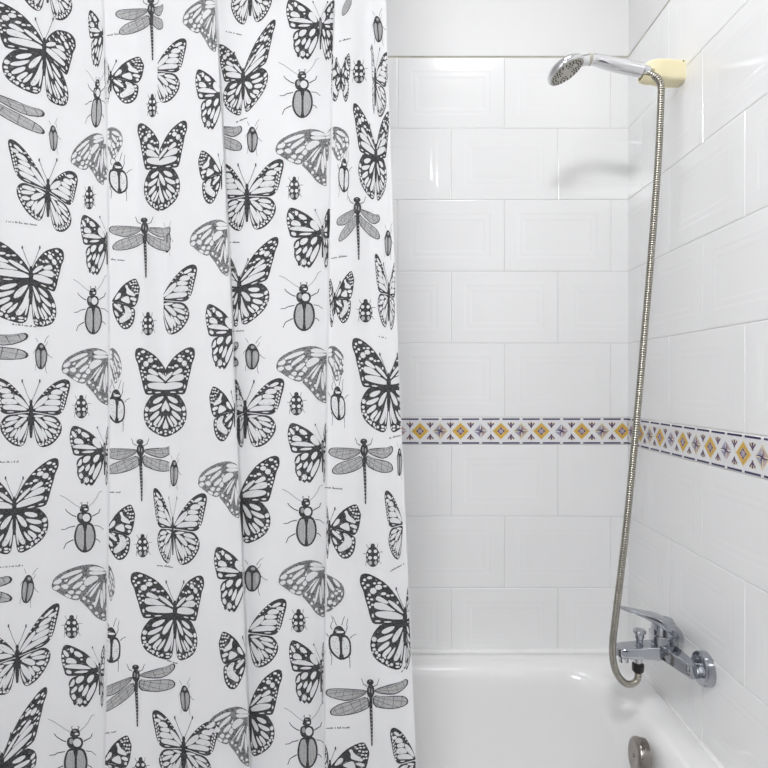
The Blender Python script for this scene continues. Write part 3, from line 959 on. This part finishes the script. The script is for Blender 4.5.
def dragonfly_wings(side):
    o, s = (375, 180), 8.53
    if side == 'L':
        A = [(350, 163), (250, 153), (150, 149), (88, 152), (66, 185), (87, 218), (150, 244), (220, 259), (300, 229), (350, 192)]
        B = [(358, 213), (270, 247), (168, 277), (117, 312), (96, 350), (117, 379), (200, 379), (282, 359), (342, 329), (374, 302)]
        veins = [[(345, 178), (200, 178), (90, 195)], [(345, 185), (230, 205), (130, 225)], [(345, 172), (220, 164), (100, 165)], [(345, 188), (270, 225), (220, 245)], [(150, 165), (130, 220)], [(200, 165), (185, 235)], [(260, 165), (250, 230)],
                 [(360, 225), (240, 285), (120, 345)], [(365, 245), (260, 320), (150, 368)], [(368, 270), (300, 330), (230, 365)], [(240, 265), (270, 350)], [(180, 285), (200, 370)], [(130, 320), (150, 370)], [(300, 245), (320, 330)]]
        f = -1
    else:
        A = [(402, 163), (500, 152), (570, 151), (610, 131), (626, 158), (614, 203), (550, 249), (480, 234), (402, 192)]
        B = [(392, 208), (460, 242), (540, 257), (602, 277), (627, 320), (614, 359), (540, 369), (470, 349), (392, 307)]
        veins = [[(405, 178), (520, 175), (615, 150)], [(405, 184), (520, 205), (600, 205)], [(405, 170), (500, 162), (600, 145)], [(405, 188), (480, 222), (540, 240)], [(480, 160), (500, 230)], [(540, 160), (560, 240)], [(585, 150), (600, 205)],
                 [(395, 222), (500, 280), (615, 330)], [(395, 245), (480, 310), (560, 360)], [(395, 270), (440, 320), (490, 350)], [(470, 250), (450, 330)], [(530, 262), (520, 360)], [(585, 280), (575, 360)], [(430, 235), (420, 310)]]
        f = 1
    r = []
    for P_ in (A, B):
        c = (sum(p[0] for p in P_) / len(P_), sum(p[1] for p in P_) / len(P_))
        r.append((1, 1, T(soft(P_, 1), o, s)))
        inner = []
        for p in P_:
            d = math.hypot(p[0] - c[0], p[1] - c[1])
            k = max(0.0, (d - 9)) / d
            inner.append((c[0] + (p[0] - c[0]) * k, c[1] + (p[1] - c[1]) * (k if abs(p[1] - c[1]) > 20 else k * 0.8)))
        r.append((2, 4, T(soft(inner, 1), o, s)))
    for vn in veins:
        r += [(3, 2, T(q, o, s)) for q in stroke(vn, 5, 3.5)]
    return [(l, sh, [(f * x, y) for x, y in p]) for l, sh, p in r]


def dragonfly_body():
    o, s = (375, 180), 8.53
    r = [(3, 1, T(ell(373, 98, 30, 25, 12), o, s)), (3, 1, T(ell(377, 172, 33, 58, 14), o, s)),
         (3, 1, T([(366, 220), (394, 220), (392, 300), (396, 450), (394, 630), (383, 632), (374, 450), (366, 300)], o, s)),
         (4, 3, T(ell(366, 165, 5, 22), o, s)), (4, 3, T(ell(388, 175, 5, 20), o, s)), (4, 3, T(ell(373, 88, 8, 5), o, s))]
    for y in range(320, 620, 30):
        r.append((4, 3, T([(378, y), (390, y), (390, y + 9), (378, y + 9)], o, s)))
    for pts in ([(345, 132), (315, 115), (308, 90), (298, 66)], [(402, 134), (432, 120), (440, 95), (450, 66)]):
        r += [(1, 2, T(q, o, s)) for q in stroke(pts, 9, 5)]
    return r


def ladybird():
    o, s = (507, 590), 9.6
    r = [(1, 1, T(ell(507, 592, 67, 100, 16), o, s)), (1, 1, T(ell(507, 488, 22, 24, 9), o, s))]
    for x, y, a, b, c in ((478, 540, 17, 17, 0), (532, 540, 17, 17, 0), (480, 602, 19, 18, 0), (532, 602, 19, 18, 0), (454, 575, 7, 16, 0), (561, 575, 6, 16, 0), (482, 652, 19, 22, 4), (536, 650, 15, 22, 4), (452, 620, 6, 14, 4), (562, 620, 6, 14, 4)):
        r.append((2, c, T(ell(x, y, a, b, 8), o, s)))
    for pts in ([(470, 510), (455, 495), (445, 470)], [(545, 510), (552, 490), (556, 465)], [(445, 565), (412, 562)], [(570, 548), (606, 545)], [(450, 620), (440, 650), (440, 680)], [(566, 620), (575, 645), (592, 662)]):
        r += [(1, 2, T(q, o, s)) for q in stroke(pts, 7, 4)]
    return r


def oval_beetle():
    o, s = (265, 450), 15.36
    r = [(1, 1, T(soft([(265, 230), (312, 247), (354, 300), (394, 368), (400, 430), (384, 533), (322, 625), (260, 645), (198, 625), (156, 543), (140, 440), (146, 348), (188, 277), (218, 242)], 1), o, s)),
         (2, 3, T(soft([(178, 345), (215, 330), (249, 368), (244, 622), (207, 595), (175, 520), (164, 420)], 1), o, s)),
         (2, 3, T(soft([(284, 355), (338, 340), (370, 374), (376, 430), (360, 518), (308, 600), (276, 620), (276, 378)], 1), o, s)),
         (2, 3, T(ell(275, 288, 36, 26), o, s)), (3, 4, T(ell(335, 450, 16, 80), o, s)), (3, 4, T(ell(200, 440, 12, 70), o, s))]
    for pts in ([(160, 330), (120, 370), (110, 400)], [(160, 560), (150, 610), (148, 660)], [(200, 220), (150, 150)], [(395, 400), (450, 445), (500, 465)], [(360, 570), (360, 650), (385, 700)], [(340, 290), (375, 260), (400, 210)], [(330, 230), (380, 160), (430, 120)]):
        r += [(1, 2, T(q, o, s)) for q in stroke(pts, 11, 8)]
    return r


def dotted_beetle():
    o, s = (200, 480), 12.8
    r = [(1, 1, T(soft([(54, 325), (110, 297), (190, 312), (274, 316), (328, 388), (339, 500), (328, 596), (215, 650), (136, 608), (58, 525), (42, 420)], 1), o, s)),
         (2, 0, T(soft([(76, 343), (130, 328), (184, 352), (194, 618), (140, 578), (83, 508), (66, 420)], 1), o, s)),
         (2, 0, T(soft([(216, 352), (268, 348), (308, 402), (316, 500), (303, 578), (226, 618)], 1), o, s)),
         (1, 1, T(soft([(114, 245), (146, 205), (202, 200), (245, 250), (272, 315), (180, 332), (94, 316)], 1), o, s)),
         (2, 0, T(ell(192, 282, 52, 15, 10), o, s)), (2, 3, T(ell(150, 262, 24, 12, 8), o, s))]
    rr = random.Random(3)
    for k in range(46):
        x, y = rr.uniform(75, 310), rr.uniform(350, 600)
        e = ((x - 195) / 120) ** 2 + ((y - 470) / 135) ** 2
        if e < 0.85 and abs(x - 204) > 18:
            r.append((3, 2, T(ell(x, y, 5.5, 5.5, 5), o, s)))
    for pts in ([(95, 250), (72, 220), (80, 175), (102, 140), (85, 70)], [(150, 200), (128, 150), (105, 88)], [(214, 195), (232, 130), (252, 80)], [(262, 285), (285, 230), (278, 190), (292, 110)], [(322, 362), (352, 330), (402, 308)],
                [(60, 535), (90, 600), (80, 705)], [(312, 595), (318, 660), (320, 740)], [(45, 340), (20, 300), (5, 280)]):
        r += [(1, 2, T(q, o, s)) for q in stroke(pts, 12, 8)]
    return r


def caption(n):
    rr = random.Random(n * 13 + 5)
    r = []
    x = 0.0
    while x < n:
        h = rr.uniform(0.9, 1.5) * (1.6 if rr.random() < 0.2 else 1)
        r += [(1, 2, q) for q in stroke([(x, 1.0), (x + 0.5, 1.0 - h), (x + 1.0, 0.9)], 0.62)]
        x += rr.choice((1.1, 1.2, 1.3, 1.3, 2.6))
    return r


B_BIG, B_SLIM, B_SMALL = body_butterfly(), body_slim(), body_butterfly(True, 0.62)
BUG = {'beetle': beetle(), 'lady': ladybird(), 'oval': oval_beetle(), 'dot': dotted_beetle()}
DF = {'L': dragonfly_wings('L'), 'R': dragonfly_wings('R'), 'B': dragonfly_body()}

# --------------------------------------------------------------- placing, clipping, mapping
acc = []      # (shade, layer, [(u,v)...])
STRIP, VSTRIP = 3.0, 14.0


def area(p):
    return 0.5 * abs(sum(a[0] * b[1] - b[0] * a[1] for a, b in zip(p, p[1:] + p[:1])))


def add_poly(poly, shade, layer, cl, cr):
    if len(poly) < 3:
        return
    if len(poly) == 3 or len(poly) == 4:
        tris = [poly] if len(poly) == 3 else [[poly[0], poly[1], poly[2]], [poly[0], poly[2], poly[3]]]
    else:
        t = tessellate_polygon([[Vector((x, y, 0)) for x, y in poly]])
        tris = [[poly[i] for i in q] for q in t]
    vm = sum(p[1] for p in poly) / len(poly)

    def line(spec):
        if isinstance(spec, str):
            v0, v1 = vm - 40, vm + 40
            return v0, kx(spec, v0), v1, kx(spec, v1)
        return vm - 40, spec, vm + 40, spec
    planes = []
    if cl is not None:
        v0, x0, v1, x1 = line(cl)
        planes.append(lambda p, v0=v0, x0=x0, v1=v1, x1=x1: p[0] - (x0 + (x1 - x0) * (p[1] - v0) / (v1 - v0)))
    for sp in ([cr] if cr is not None else []) + ['R']:
        v0, x0, v1, x1 = line(sp)
        off = 0.6 if sp == 'R' else 0.0
        planes.append(lambda p, v0=v0, x0=x0, v1=v1, x1=x1, off=off: (x0 - off + (x1 - x0) * (p[1] - v0) / (v1 - v0)) - p[0])
    for t in tris:
        for f in planes:
            t = clip_half(t, f)
            if len(t) < 3:
                break
        if len(t) < 3 or area(t) < 0.004:
            continue
        u0, u1 = min(p[0] for p in t), max(p[0] for p in t)
        v0, v1 = min(p[1] for p in t), max(p[1] for p in t)
        parts = [t]
        if math.floor(u0 / STRIP) != math.floor(u1 / STRIP):
            parts = []
            k = math.floor(u0 / STRIP)
            while k * STRIP < u1:
                q = clip_half(t, lambda p: p[0] - k * STRIP)
                if len(q) >= 3:
                    q = clip_half(q, lambda p: (k + 1) * STRIP - p[0])
                if len(q) >= 3:
                    parts.append(q)
                k += 1
        if math.floor(v0 / VSTRIP) != math.floor(v1 / VSTRIP):
            p2 = []
            for t_ in parts:
                k = math.floor(v0 / VSTRIP)
                while k * VSTRIP < v1:
                    q = clip_half(t_, lambda p: p[1] - k * VSTRIP)
                    if len(q) >= 3:
                        q = clip_half(q, lambda p: (k + 1) * VSTRIP - p[1])
                    if len(q) >= 3:
                        p2.append(q)
                    k += 1
            parts = p2
        for q in parts:
            if area(q) > 0.003:
                acc.append((shade, layer, q))


def put(polys, x, y, sx=1.0, sy=1.0, k=0.0, rot=0.0, cl=None, cr=None):
    """x' = sx*x ; y' = sy*y + k*|x'| ; k drops (+) or lifts (-) the outer end"""
    c, s = math.cos(rot), math.sin(rot)
    for layer, shade, p in polys:
        q = []
        for a, b in p:
            a2 = sx * a
            b2 = sy * b + k * abs(a2)
            q.append((x + a2 * c - b2 * s, y + a2 * s + b2 * c))
        add_poly(q, shade, layer, cl, cr)


WINGS = {'mon': W1, 'zeb': W2, 'frit': W3, 'lady': W6, 'moth': W9F}
BODY = {'mon': B_BIG, 'zeb': B_BIG, 'frit': B_SLIM, 'lady': B_SMALL, 'moth': None}


def fly(kind, x, y, L=None, R=None, sy=1.0, cl=None, cr=None, body=True, bs=1.0):
    """L / R = (width scale, slope k)"""
    if L:
        put(WINGS[kind], x, y, -L[0], sy, L[1], 0, cl, cr)
        if kind == 'moth' and len(L) > 2:
            pass
    if R:
        put(WINGS[kind], x, y, R[0], sy, R[1], 0, cl, cr)
    if body and BODY[kind]:
        put(BODY[kind], x, y, bs, min(1.0, sy), 0, 0, cl, cr)


def moth(x, y, sl=1.0, k=0.0, sy=1.0, cl=None, cr=None, right=None, rcl=None, rcr=None, hind=True):
    put(W9F, x, y, -sl, sy, k, 0, cl, cr)
    if hind:
        put(W9H, x, y, -sl, sy, 0.0, 0, cl, cr)
    if right:
        put(W9F, x, y, right[0], sy, right[1], 0, rcl, rcr)


def dragon(x, y, L=None, R=None, sy=1.0, cl=None, cr=None, body=True):
    if L:
        put(DF['L'], x, y, -L[0], sy, L[1], 0, cl, cr)
    if R:
        put(DF['R'], x, y, R[0], sy, R[1], 0, cl, cr)
    if body:
        put(DF['B'], x, y, 1.0, sy, 0, 0, cl, cr)


def bug(kind, x, y, sx=1.0, sy=1.0, rot=0.0, cl=None, cr=None):
    put(BUG[kind], x, y, sx, sy, 0, rot, cl, cr)


# left column: large milkweed butterflies
fly('mon', 44.3, 49.0, (1.40, -0.15), (0.80, 0.98))
fly('mon', 31.0, 277.5, (1.55, -0.05), (0.84, 0.42))
fly('mon', 14.3, 508.0, (1.25, 0.0), (1.13, -0.22))
fly('mon', 2.0, 764.0, (1.2, 0.0), (1.15, -0.85))
# second kind below them
fly('zeb', 47.6, -24.0, (1.0, -0.4), (0.80, 0.5), 1.1)
fly('zeb', 48.0, 190.0, (1.02, -0.48), (0.76, 0.60))
fly('zeb', 31.0, 411.0, (1.0, 0.0), (1.0, 0.05))
fly('zeb', 17.2, 656.0, (1.1, 0.25), (1.08, -0.50))
# dragonfly wings at the left edge
dragon(-22, 88, None, (2.3, 0.42), 0.95, body=False)
dragon(-40, 338, None, (2.35, 0.0), 1.0, body=False)
dragon(-56, 580, None, (2.35, 0.02), 1.0, body=False)
# small ovals
bug('oval', 53.4, 139, 0.5, 0.98, -0.05)
bug('oval', 41, 357, 0.74, 1.0)
bug('oval', 27.3, 590, 0.75, 1.08, 0.12)
# fritillaries cut at the second fold
fly('frit', 103.5, 34, (0.44, 0.0), None, 0.95, cr='B-', body=False)
fly('frit', 107, 240.5, (0.76, -0.02), (0.1, 0), cr='B-')
fly('frit', 104.5, 451, (1.0, 0.0), (0.12, 0), cr='B-')
fly('frit', 99.5, 671, (1.10, 0.0), (0.15, 0), 1.04, cr='B-')
# long beetles
bug('beetle', 96.4, 112, 0.52, 1.0, 0.04, cr='B-')
bug('beetle', 93.2, 319.5, 0.84, 0.96)
bug('beetle', 84.8, 537, 1.05, 1.0)
bug('beetle', 75.5, 763, 1.15, 1.05)
# spotted ladybirds, left
bug('lady', 89.3, 199, 0.72)
bug('lady', 81.3, 408, 0.95)
bug('lady', 71.6, 628, 1.05)
bug('lady', 152.3, 106.8, 0.68)
bug('lady', 148, 325, 0.85)
bug('lady', 142.6, 547, 0.9)
bug('lady', 140.6, 770, 0.9)
# moths under the second fold
moth(103.5, 143, 0.72, 0.30, 0.95, cr='B-', right=(0.42, -0.50), rcl='B', rcr=None)
moth(108, 361, 1.02, 0.0, 1.0, cr='B-', right=(0.30, 0.0), rcl='B')
moth(105.8, 577, 1.19, 0.02, 1.0, cr='B-', right=(0.20, 0.3), rcl='B')
# painted ladies right of the fold
fly('lady', 110.7, 77, (0.22, 0), (1.06, -0.02), 0.86, cl='B-')
fly('lady', 111.5, 301, None, (0.90, -0.05), 0.92, cl='B', body=False)
fly('lady', 105.5, 530, None, (0.94, -0.1), 1.0, cl='B', body=False)
fly('lady', 102, 762, None, (0.94, -0.1), 1.05, cl='B', body=False)
# dragonflies, left
dragon(151, 10, (1.0, 0.10), (0.42, -0.1), 0.95, cl='B')
dragon(144.4, 229, (1.0, 0.0), (0.90, 0.10), 0.92, cl='B')
dragon(140.2, 451, (1.06, 0.03), (1.10, 0.0), 0.95, cl='B', cr=169.4)
dragon(135.8, 676.5, (1.1, 0.45), (1.36, -0.22), 0.95, cl='B')
bug('oval', 167.0, 241, 0.42, 0.95, 0, cl='C')
bug('oval', 174, 474, 0.5, 1.0, 0.02, cl=169.6)
bug('oval', 185, 699.5, 0.6, 1.0, -0.05)
# dotted beetles, left
bug('dot', 118.8, 182, 0.84, 0.95)
bug('dot', 116.5, 411, 0.80, 1.0, 0.05, cl='B')
bug('dot', 111.0, 650, 0.90, 1.05, 0.06, cl='B')
# second kind on the third fold
fly('zeb', 154.5, 70, None, (0.82, -0.02), 0.93, cl=157.6, body=False)
fly('zeb', 161, 299.5, None, (0.92, -0.05), 1.0, cl=163.6, body=False)
fly('zeb', 172.8, 528, (0.50, -0.3), (0.87, 0.0), 1.04, bs=0.45)
fly('zeb', 183.6, 747.7, (0.80, -0.15), (0.90, 0.22), 1.0)
# dark milkweed butterflies folded on themselves
fly('mon', 165.0, 164, (0.70, 0.05), None, 1.02, cr=159.2, body=False)
fly('mon', 156.5, 165, None, (0.78, -0.12), 1.0, cl=159.2, body=False)
fly('mon', 172.0, 389, (0.94, 0.04), None, 1.03, cr=165.9, body=False)
fly('mon', 159.5, 389, None, (0.90, 0.02), 1.03, cl=165.9, body=False)
fly('mon', 175, 612, (1.13, 0.05), (0.74, 0.22), 1.02)
# band of cloth seen in the deep fold
moth(215.5, 10, 0.72, 0.10, 0.95, cr='D-')
moth(228.0, 232, 0.84, 0.05, 1.0, cr='D-')
moth(239.0, 474, 0.90, 0.02, 1.0, cr='D-')
moth(249.0, 720, 0.92, 0.02, 1.05, cr='D-')
fly('frit', 222.5, 95, (0.78, -0.02), None, 1.0, cr='D-', body=False)
fly('frit', 235.5, 332, (0.86, -0.03), None, 1.08, cr='D-', body=False)
fly('frit', 246.0, 575, (0.92, -0.03), None, 1.08, cr='D-', body=False)
fly('lady', 221.5, 173, (0.74, 0.0), None, 0.98, cr='D-', bs=0.6)
fly('lady', 234.5, 410.5, (0.80, -0.05), None, 1.0, cr='D-', bs=0.6)
fly('lady', 246.5, 656, (0.88, 0.0), None, 1.06, cr='D-', bs=0.7)
dragon(213, 128, None, (1.0, 0.10), 0.95, cl='D', body=False)
dragon(211, 344, None, (0.95, 0.1), 0.95, cl=233.5, body=False)
# column right of the deep fold
fly('mon', 243, 77.5, (0.66, 0.02), (0.83, -0.80), 0.82, cl='D')
fly('mon', 239.2, 286, (0.5, 0.0), (1.0, -0.36), 0.88, cl='D')
fly('mon', 240.3, 497, None, (1.0, 0.0), 1.0, cl='D-', body=False)
fly('mon', 249.2, 711, None, (0.84, -0.04), 0.98, cl='D-', body=False)
fly('zeb', 250, -11, (0.62, 0.0), (0.72, -0.3), 1.0)
fly('zeb', 246.9, 195, (0.72, 0.05), (0.94, -0.08), 1.0, cl='D')
fly('zeb', 245.1, 411.6, (0.30, 0.1), (1.0, 0.0), 1.0, cl='D-')
fly('zeb', 247.4, 632, None, (1.0, 0.0), 1.0, cl='D-', body=False)
bug('oval', 252.2, 140.5, 0.66, 0.98)
bug('oval', 252, 357.5, 0.86, 0.98)
bug('oval', 252.3, 579.3, 1.0)
# middle column
fly('frit', 320.3, 25.5, (0.98, -0.05), (0.45, 0.0), 1.0, cr=334.5)
fly('frit', 322.4, 233.5, (1.03, -0.02), (0.22, 0.0), 1.0, cr=330)
fly('frit', 322.5, 448.2, (1.0, 0.0), (0.10, 0.0), 1.0, cr='E')
fly('frit', 321.0, 668, (0.92, -0.05), (0.08, 0.0), 1.05, cr='E')
bug('beetle', 302.3, 103, 1.0, 0.97)
bug('beetle', 304.0, 316, 1.04, 0.97)
bug('beetle', 306.2, 531, 1.0)
bug('beetle', 307.4, 752, 0.98, 1.06)
bug('lady', 294.3, 189.5, 0.85)
bug('lady', 296.4, 405, 0.98)
bug('lady', 298.6, 622, 0.98)
moth(326.5, 142, 1.12, 0.0, 1.0, cr=326.5, right=(0.50, -0.32), rcl=327.5, rcr=349.5)
put([(3, 2, ell(0, 0, 1.8, 11.5, 10)), (4, 4, ell(0, -2, 0.9, 1.6, 8)), (4, 4, ell(0, 3, 0.9, 1.6, 8)), (4, 4, ell(0, -7, 0.9, 1.4, 8))], 327, 150)
moth(326.3, 359, 1.10, 0.0, 1.0, cr='E-', right=(0.42, -0.05), rcl='E', rcr=343.5)
put(W9F, 324.2, 573, -1.0, 1.0, 0, 0)
put(W9H, 324.2, 573, -1.0, 1.0, 0, 0)
# column at the right-hand folds
dragon(352, -12, (0.32, 0.5), None, 1.0, body=False)
dragon(357.2, 209, (0.58, 0.62), (0.78, 0.50), 0.96)
dragon(364, 451.1, (1.0, 0.0), (1.0, 0.0), 1.0)
dragon(370.4, 692, (1.26, 0.0), (1.30, -0.22), 1.02)
fly('lady', 341.0, 75, (0.40, -0.2), (0.30, -0.2), 0.88, cl='E-', bs=0.8)
fly('lady', 334.6, 299, (0.18, 0.0), (0.62, -0.45), 0.90, cl='E')
fly('lady', 329.4, 527.3, (0.12, 0.0), (1.0, 0.0), 1.0, cl='E')
fly('lady', 330.0, 767, (0.2, 0.0), (1.25, -0.05), 1.0, cl='E')
bug('lady', 359, 73, 0.88)
bug('lady', 365.6, 312, 0.98)
bug('lady', 372.8, 556.5, 1.0)
bug('oval', 378, 30, 0.56, 1.0, -0.08)
bug('oval', 388, 244, 0.42, 0.98)
bug('oval', 399.5, 463, 0.30, 1.05)
bug('dot', 344, 180, 0.48, 1.0, 0.05)
bug('dot', 338.4, 408, 0.66, 1.0)
bug('dot', 340.6, 647.5, 1.0)
fly('zeb', 375.2, 79, (0.10, -0.4), (0.36, 0.55), 1.0, bs=0.5)
fly('zeb', 388.8, 294, (0.36, -0.55), (0.20, 0.15), 1.0, bs=0.6)
fly('zeb', 403.0, 524, (0.47, 0.0), None, 1.0, body=False)
fly('zeb', 416.0, 759, (0.66, 0.10), None, 1.0, body=False)
fly('mon', 375.8, 155, (0.58, -0.52), (0.36, -0.2), 1.0, bs=0.7)
fly('mon', 388.7, 384.4, (0.93, -0.10), (0.80, -0.15), 1.05)
fly('mon', 405.0, 618.8, (1.15, 0.0), (0.2, 0.0), 1.10)
# small captions
for n_, x_, y_, r_ in ((17, 226, 31, 0.22), (31, 6, 221, 0.12), (25, 12, 324, 0.10), (19, 0, 462, -0.03), (22, 0, 567, -0.08), (16, 157, 565, 0.12), (18, 325, 487, 0.10), (11, 167, 660, 0.30), (23, 326, 728, -0.03),
                       (11, 109.5, 492, 0.0), (11, 105, 733, -0.15), (18, 107, 35, -0.12), (12, 339, 41, -0.25), (12, 236, 122, -0.40), (16, 331, 258, -0.15), (10, 230, 242, 0.0), (13, 111, 259, 0.08), (12, 232, 331, -0.05),
                       (15, 390, 571, -0.5), (12, 389, 438, -0.25), (8, 379, 336, 0.25), (12, 401, 672, -0.9)):
    put(caption(n_), x_, y_, 1.0, 1.0, 0, r_)

# the same print carries on over the cloth outside the picture (left of it and below it)
TILE = [('fly', 'mon', 30, 60), ('fly', 'zeb', 30, 190), ('bug', 'oval', 38, 130), ('fly', 'frit', 108, 25), ('bug', 'beetle', 90, 105), ('bug', 'lady', 82, 190), ('moth', '', 108, 150), ('fly', 'lady', 120, 90), ('dragon', '', 150, 20),
        ('bug', 'dot', 125, 200), ('fly', 'zeb', 180, 95), ('bug', 'lady', 150, 125), ('fly', 'mon', 172, 180)]
spots = [(i, j) for i in (-1, -2) for j in (-2, -1, 0, 1, 2, 3, 4)] + [(0, 4), (1, 4), (0, -1), (1, -1), (0, -2), (1, -2)]
for i, j in spots:
    for t_, kd, x, y in TILE:
        xx, yy = x + i * 215 - (8 if i < 0 else 0), y + j * 215 - 20
        if i < 0 and xx > -52:
            continue
        if j == 4 and i >= 0 and yy < 825:
            continue
        if j < 0 and i >= 0 and yy > -75:
            continue
        if yy > 985 or yy < -390:
            continue
        if t_ == 'fly':
            fly(kd, xx, yy, (0.9, 0), (0.9, 0))
        elif t_ == 'bug':
            bug(kd, xx, yy)
        elif t_ == 'moth':
            moth(xx, yy)
        else:
            dragon(xx, yy, (1, 0), (1, 0))

# ---- assemble the curtain mesh: cloth grid + print, one mesh
V0, V1 = CY - (ZC - 0.036 - CAMZ) / CD * F, 1010.0
vs = np.concatenate([np.arange(V0, V1, 12.0), [V1]])
# parametrise each row by knots so that folds keep their own columns
cols = []
for i in range(len(KN) - 1):
    wmax = max(KA[i + 1] - KA[i])
    n = max(3, int(wmax / 2.0)) if wmax > 4 else 4
    for k in range(n):
        cols.append((i, k / n))
cols.append((len(KN) - 2, 1.0))
ci = np.array([c[0] for c in cols]); ct = np.array([c[1] for c in cols])
KX = knots_at(vs)
U = KX[:, ci] * (1 - ct) + KX[:, ci + 1] * ct
VV = np.repeat(vs[:, None], U.shape[1], axis=1)
Pg = cloth_point(U.ravel(), VV.ravel(), np.zeros(U.size))
nr, nc = U.shape
verts = [tuple(p) for p in Pg]
faces, fmat = [], []
for r in range(nr - 1):
    for c in range(nc - 1):
        a = r * nc + c
        faces.append((a, a + nc, a + nc + 1, a + 1))
        fmat.append(0)
ngrid = len(faces)
us, vv, ls = [], [], []
for sh, ly, q in acc:
    for p in q:
        us.append(p[0]); vv.append(p[1]); ls.append(ly)
us, vv, ls = np.array(us), np.array(vv), np.array(ls)
Pi = np.concatenate([cloth_point(us[k:k + 40000], vv[k:k + 40000], ls[k:k + 40000]) for k in range(0, len(us), 40000)])
base = len(verts)
verts += [tuple(p) for p in Pi]
for sh, ly, q in acc:
    n = len(q)
    pg = list(range(base, base + n))
    a2 = sum(a[0] * b[1] - b[0] * a[1] for a, b in zip(q, q[1:] + q[:1]))
    if a2 > 0:
        pg.reverse()
    faces.append(tuple(pg))
    fmat.append(sh)
    base += n
me = bpy.data.meshes.new('shower_curtain')
me.from_pydata(verts, [], faces)
me.polygons.foreach_set('material_index', fmat)
sm = np.zeros(len(faces), dtype=bool)
sm[:ngrid] = True
me.polygons.foreach_set('use_smooth', sm)
me.update()
# the rod pocket hangs on the rod
cur = link('shower_curtain', me, [M_CLOTH, M_INK, M_INK2, M_INK3, M_INK4])
tag(cur, 'white shower curtain printed with black butterflies, beetles and dragonflies', 'curtain')
print('print faces', len(faces) - ngrid)

# ceiling rail above the picture that carries the curtain
bm = bmesh.new()
box(bm, XL, XR, CD - 0.022, CD + 0.022, ZC - 0.030, ZC + 0.001, 0, 0.004)
rod = from_bm('curtain_rail', bm, [M_ROD], None)
tag(rod, 'white curtain rail on the ceiling over the tub carrying the printed curtain', 'curtain rail')

# ------------------------------------------------------------------ opal room lamp and added fill lamp on the ceiling
def ceiling_lamp(lx, ly, r, strength, label):
    lamp = empty('ceiling_lamp', (lx, ly, ZC))
    bm = bmesh.new()
    lathe(bm, (lx, ly, ZC + 0.001), (0, 0, -1), [(0, r), (0.02, r), (0.022, r * 0.95)], 40)
    from_bm('lamp_base', bm, [M_ROD], lamp)
    m = bpy.data.materials.new('lit_opal_glass')
    m.use_nodes = True
    nt = m.node_tree
    nt.nodes.remove(nt.nodes['Principled BSDF'])
    em = nt.nodes.new('ShaderNodeEmission')
    em.inputs['Color'].default_value = (0.993, 0.994, 1.0, 1)
    em.inputs['Strength'].default_value = strength
    nt.links.new(em.outputs[0], nt.nodes['Material Output'].inputs['Surface'])
    bm = bmesh.new()
    lathe(bm, (lx, ly, ZC - 0.021), (0, 0, -1), [(0, r * 0.94), (0.012, r * 0.93), (0.03, r * 0.82), (0.042, r * 0.6), (0.047, r * 0.3), (0.048, r * 0.02)], 40)
    from_bm('lamp_shade', bm, [m], lamp)
    return tag(lamp, label, 'ceiling lamp')


STR1, STR2 = 94.4, 13.6
ceiling_lamp(-0.20, -0.45, 0.20, STR1, 'larger round opal ceiling lamp in the room in front of the curtain')
ceiling_lamp(0.30, 1.06, 0.15, STR2, 'added smaller opal ceiling lamp over the tub, fill for the tiled walls')  # lamp added over the tub to brighten the back wall

w = bpy.data.worlds.new('World')
scene.world = w
w.use_nodes = True
w.node_tree.nodes['Background'].inputs['Color'].default_value = (0.8, 0.85, 0.9, 1)
w.node_tree.nodes['Background'].inputs['Strength'].default_value = 0.2

# ------------------------------------------------------------------ camera
cam = bpy.data.cameras.new('camera')
cam.sensor_fit = 'HORIZONTAL'
cam.sensor_width = 36.0
cam.lens = F / 768.0 * 36.0
cam.shift_x = -(CX - 384.0) / 768.0
cam.clip_start = 0.02
co = bpy.data.objects.new('camera', cam)
co.location = (0, 0, CAMZ)
co.rotation_euler = (math.radians(90), 0, 0)
COL.objects.link(co)
scene.camera = co

vs_ = scene.view_settings
vs_.view_transform = 'Standard'
vs_.look = 'None'
vs_.gamma = 1.0
vs_.use_curve_mapping = False
vs_.exposure = 0.0
scene.cycles.max_bounces = 16
scene.cycles.diffuse_bounces = 10
scene.cycles.glossy_bounces = 8
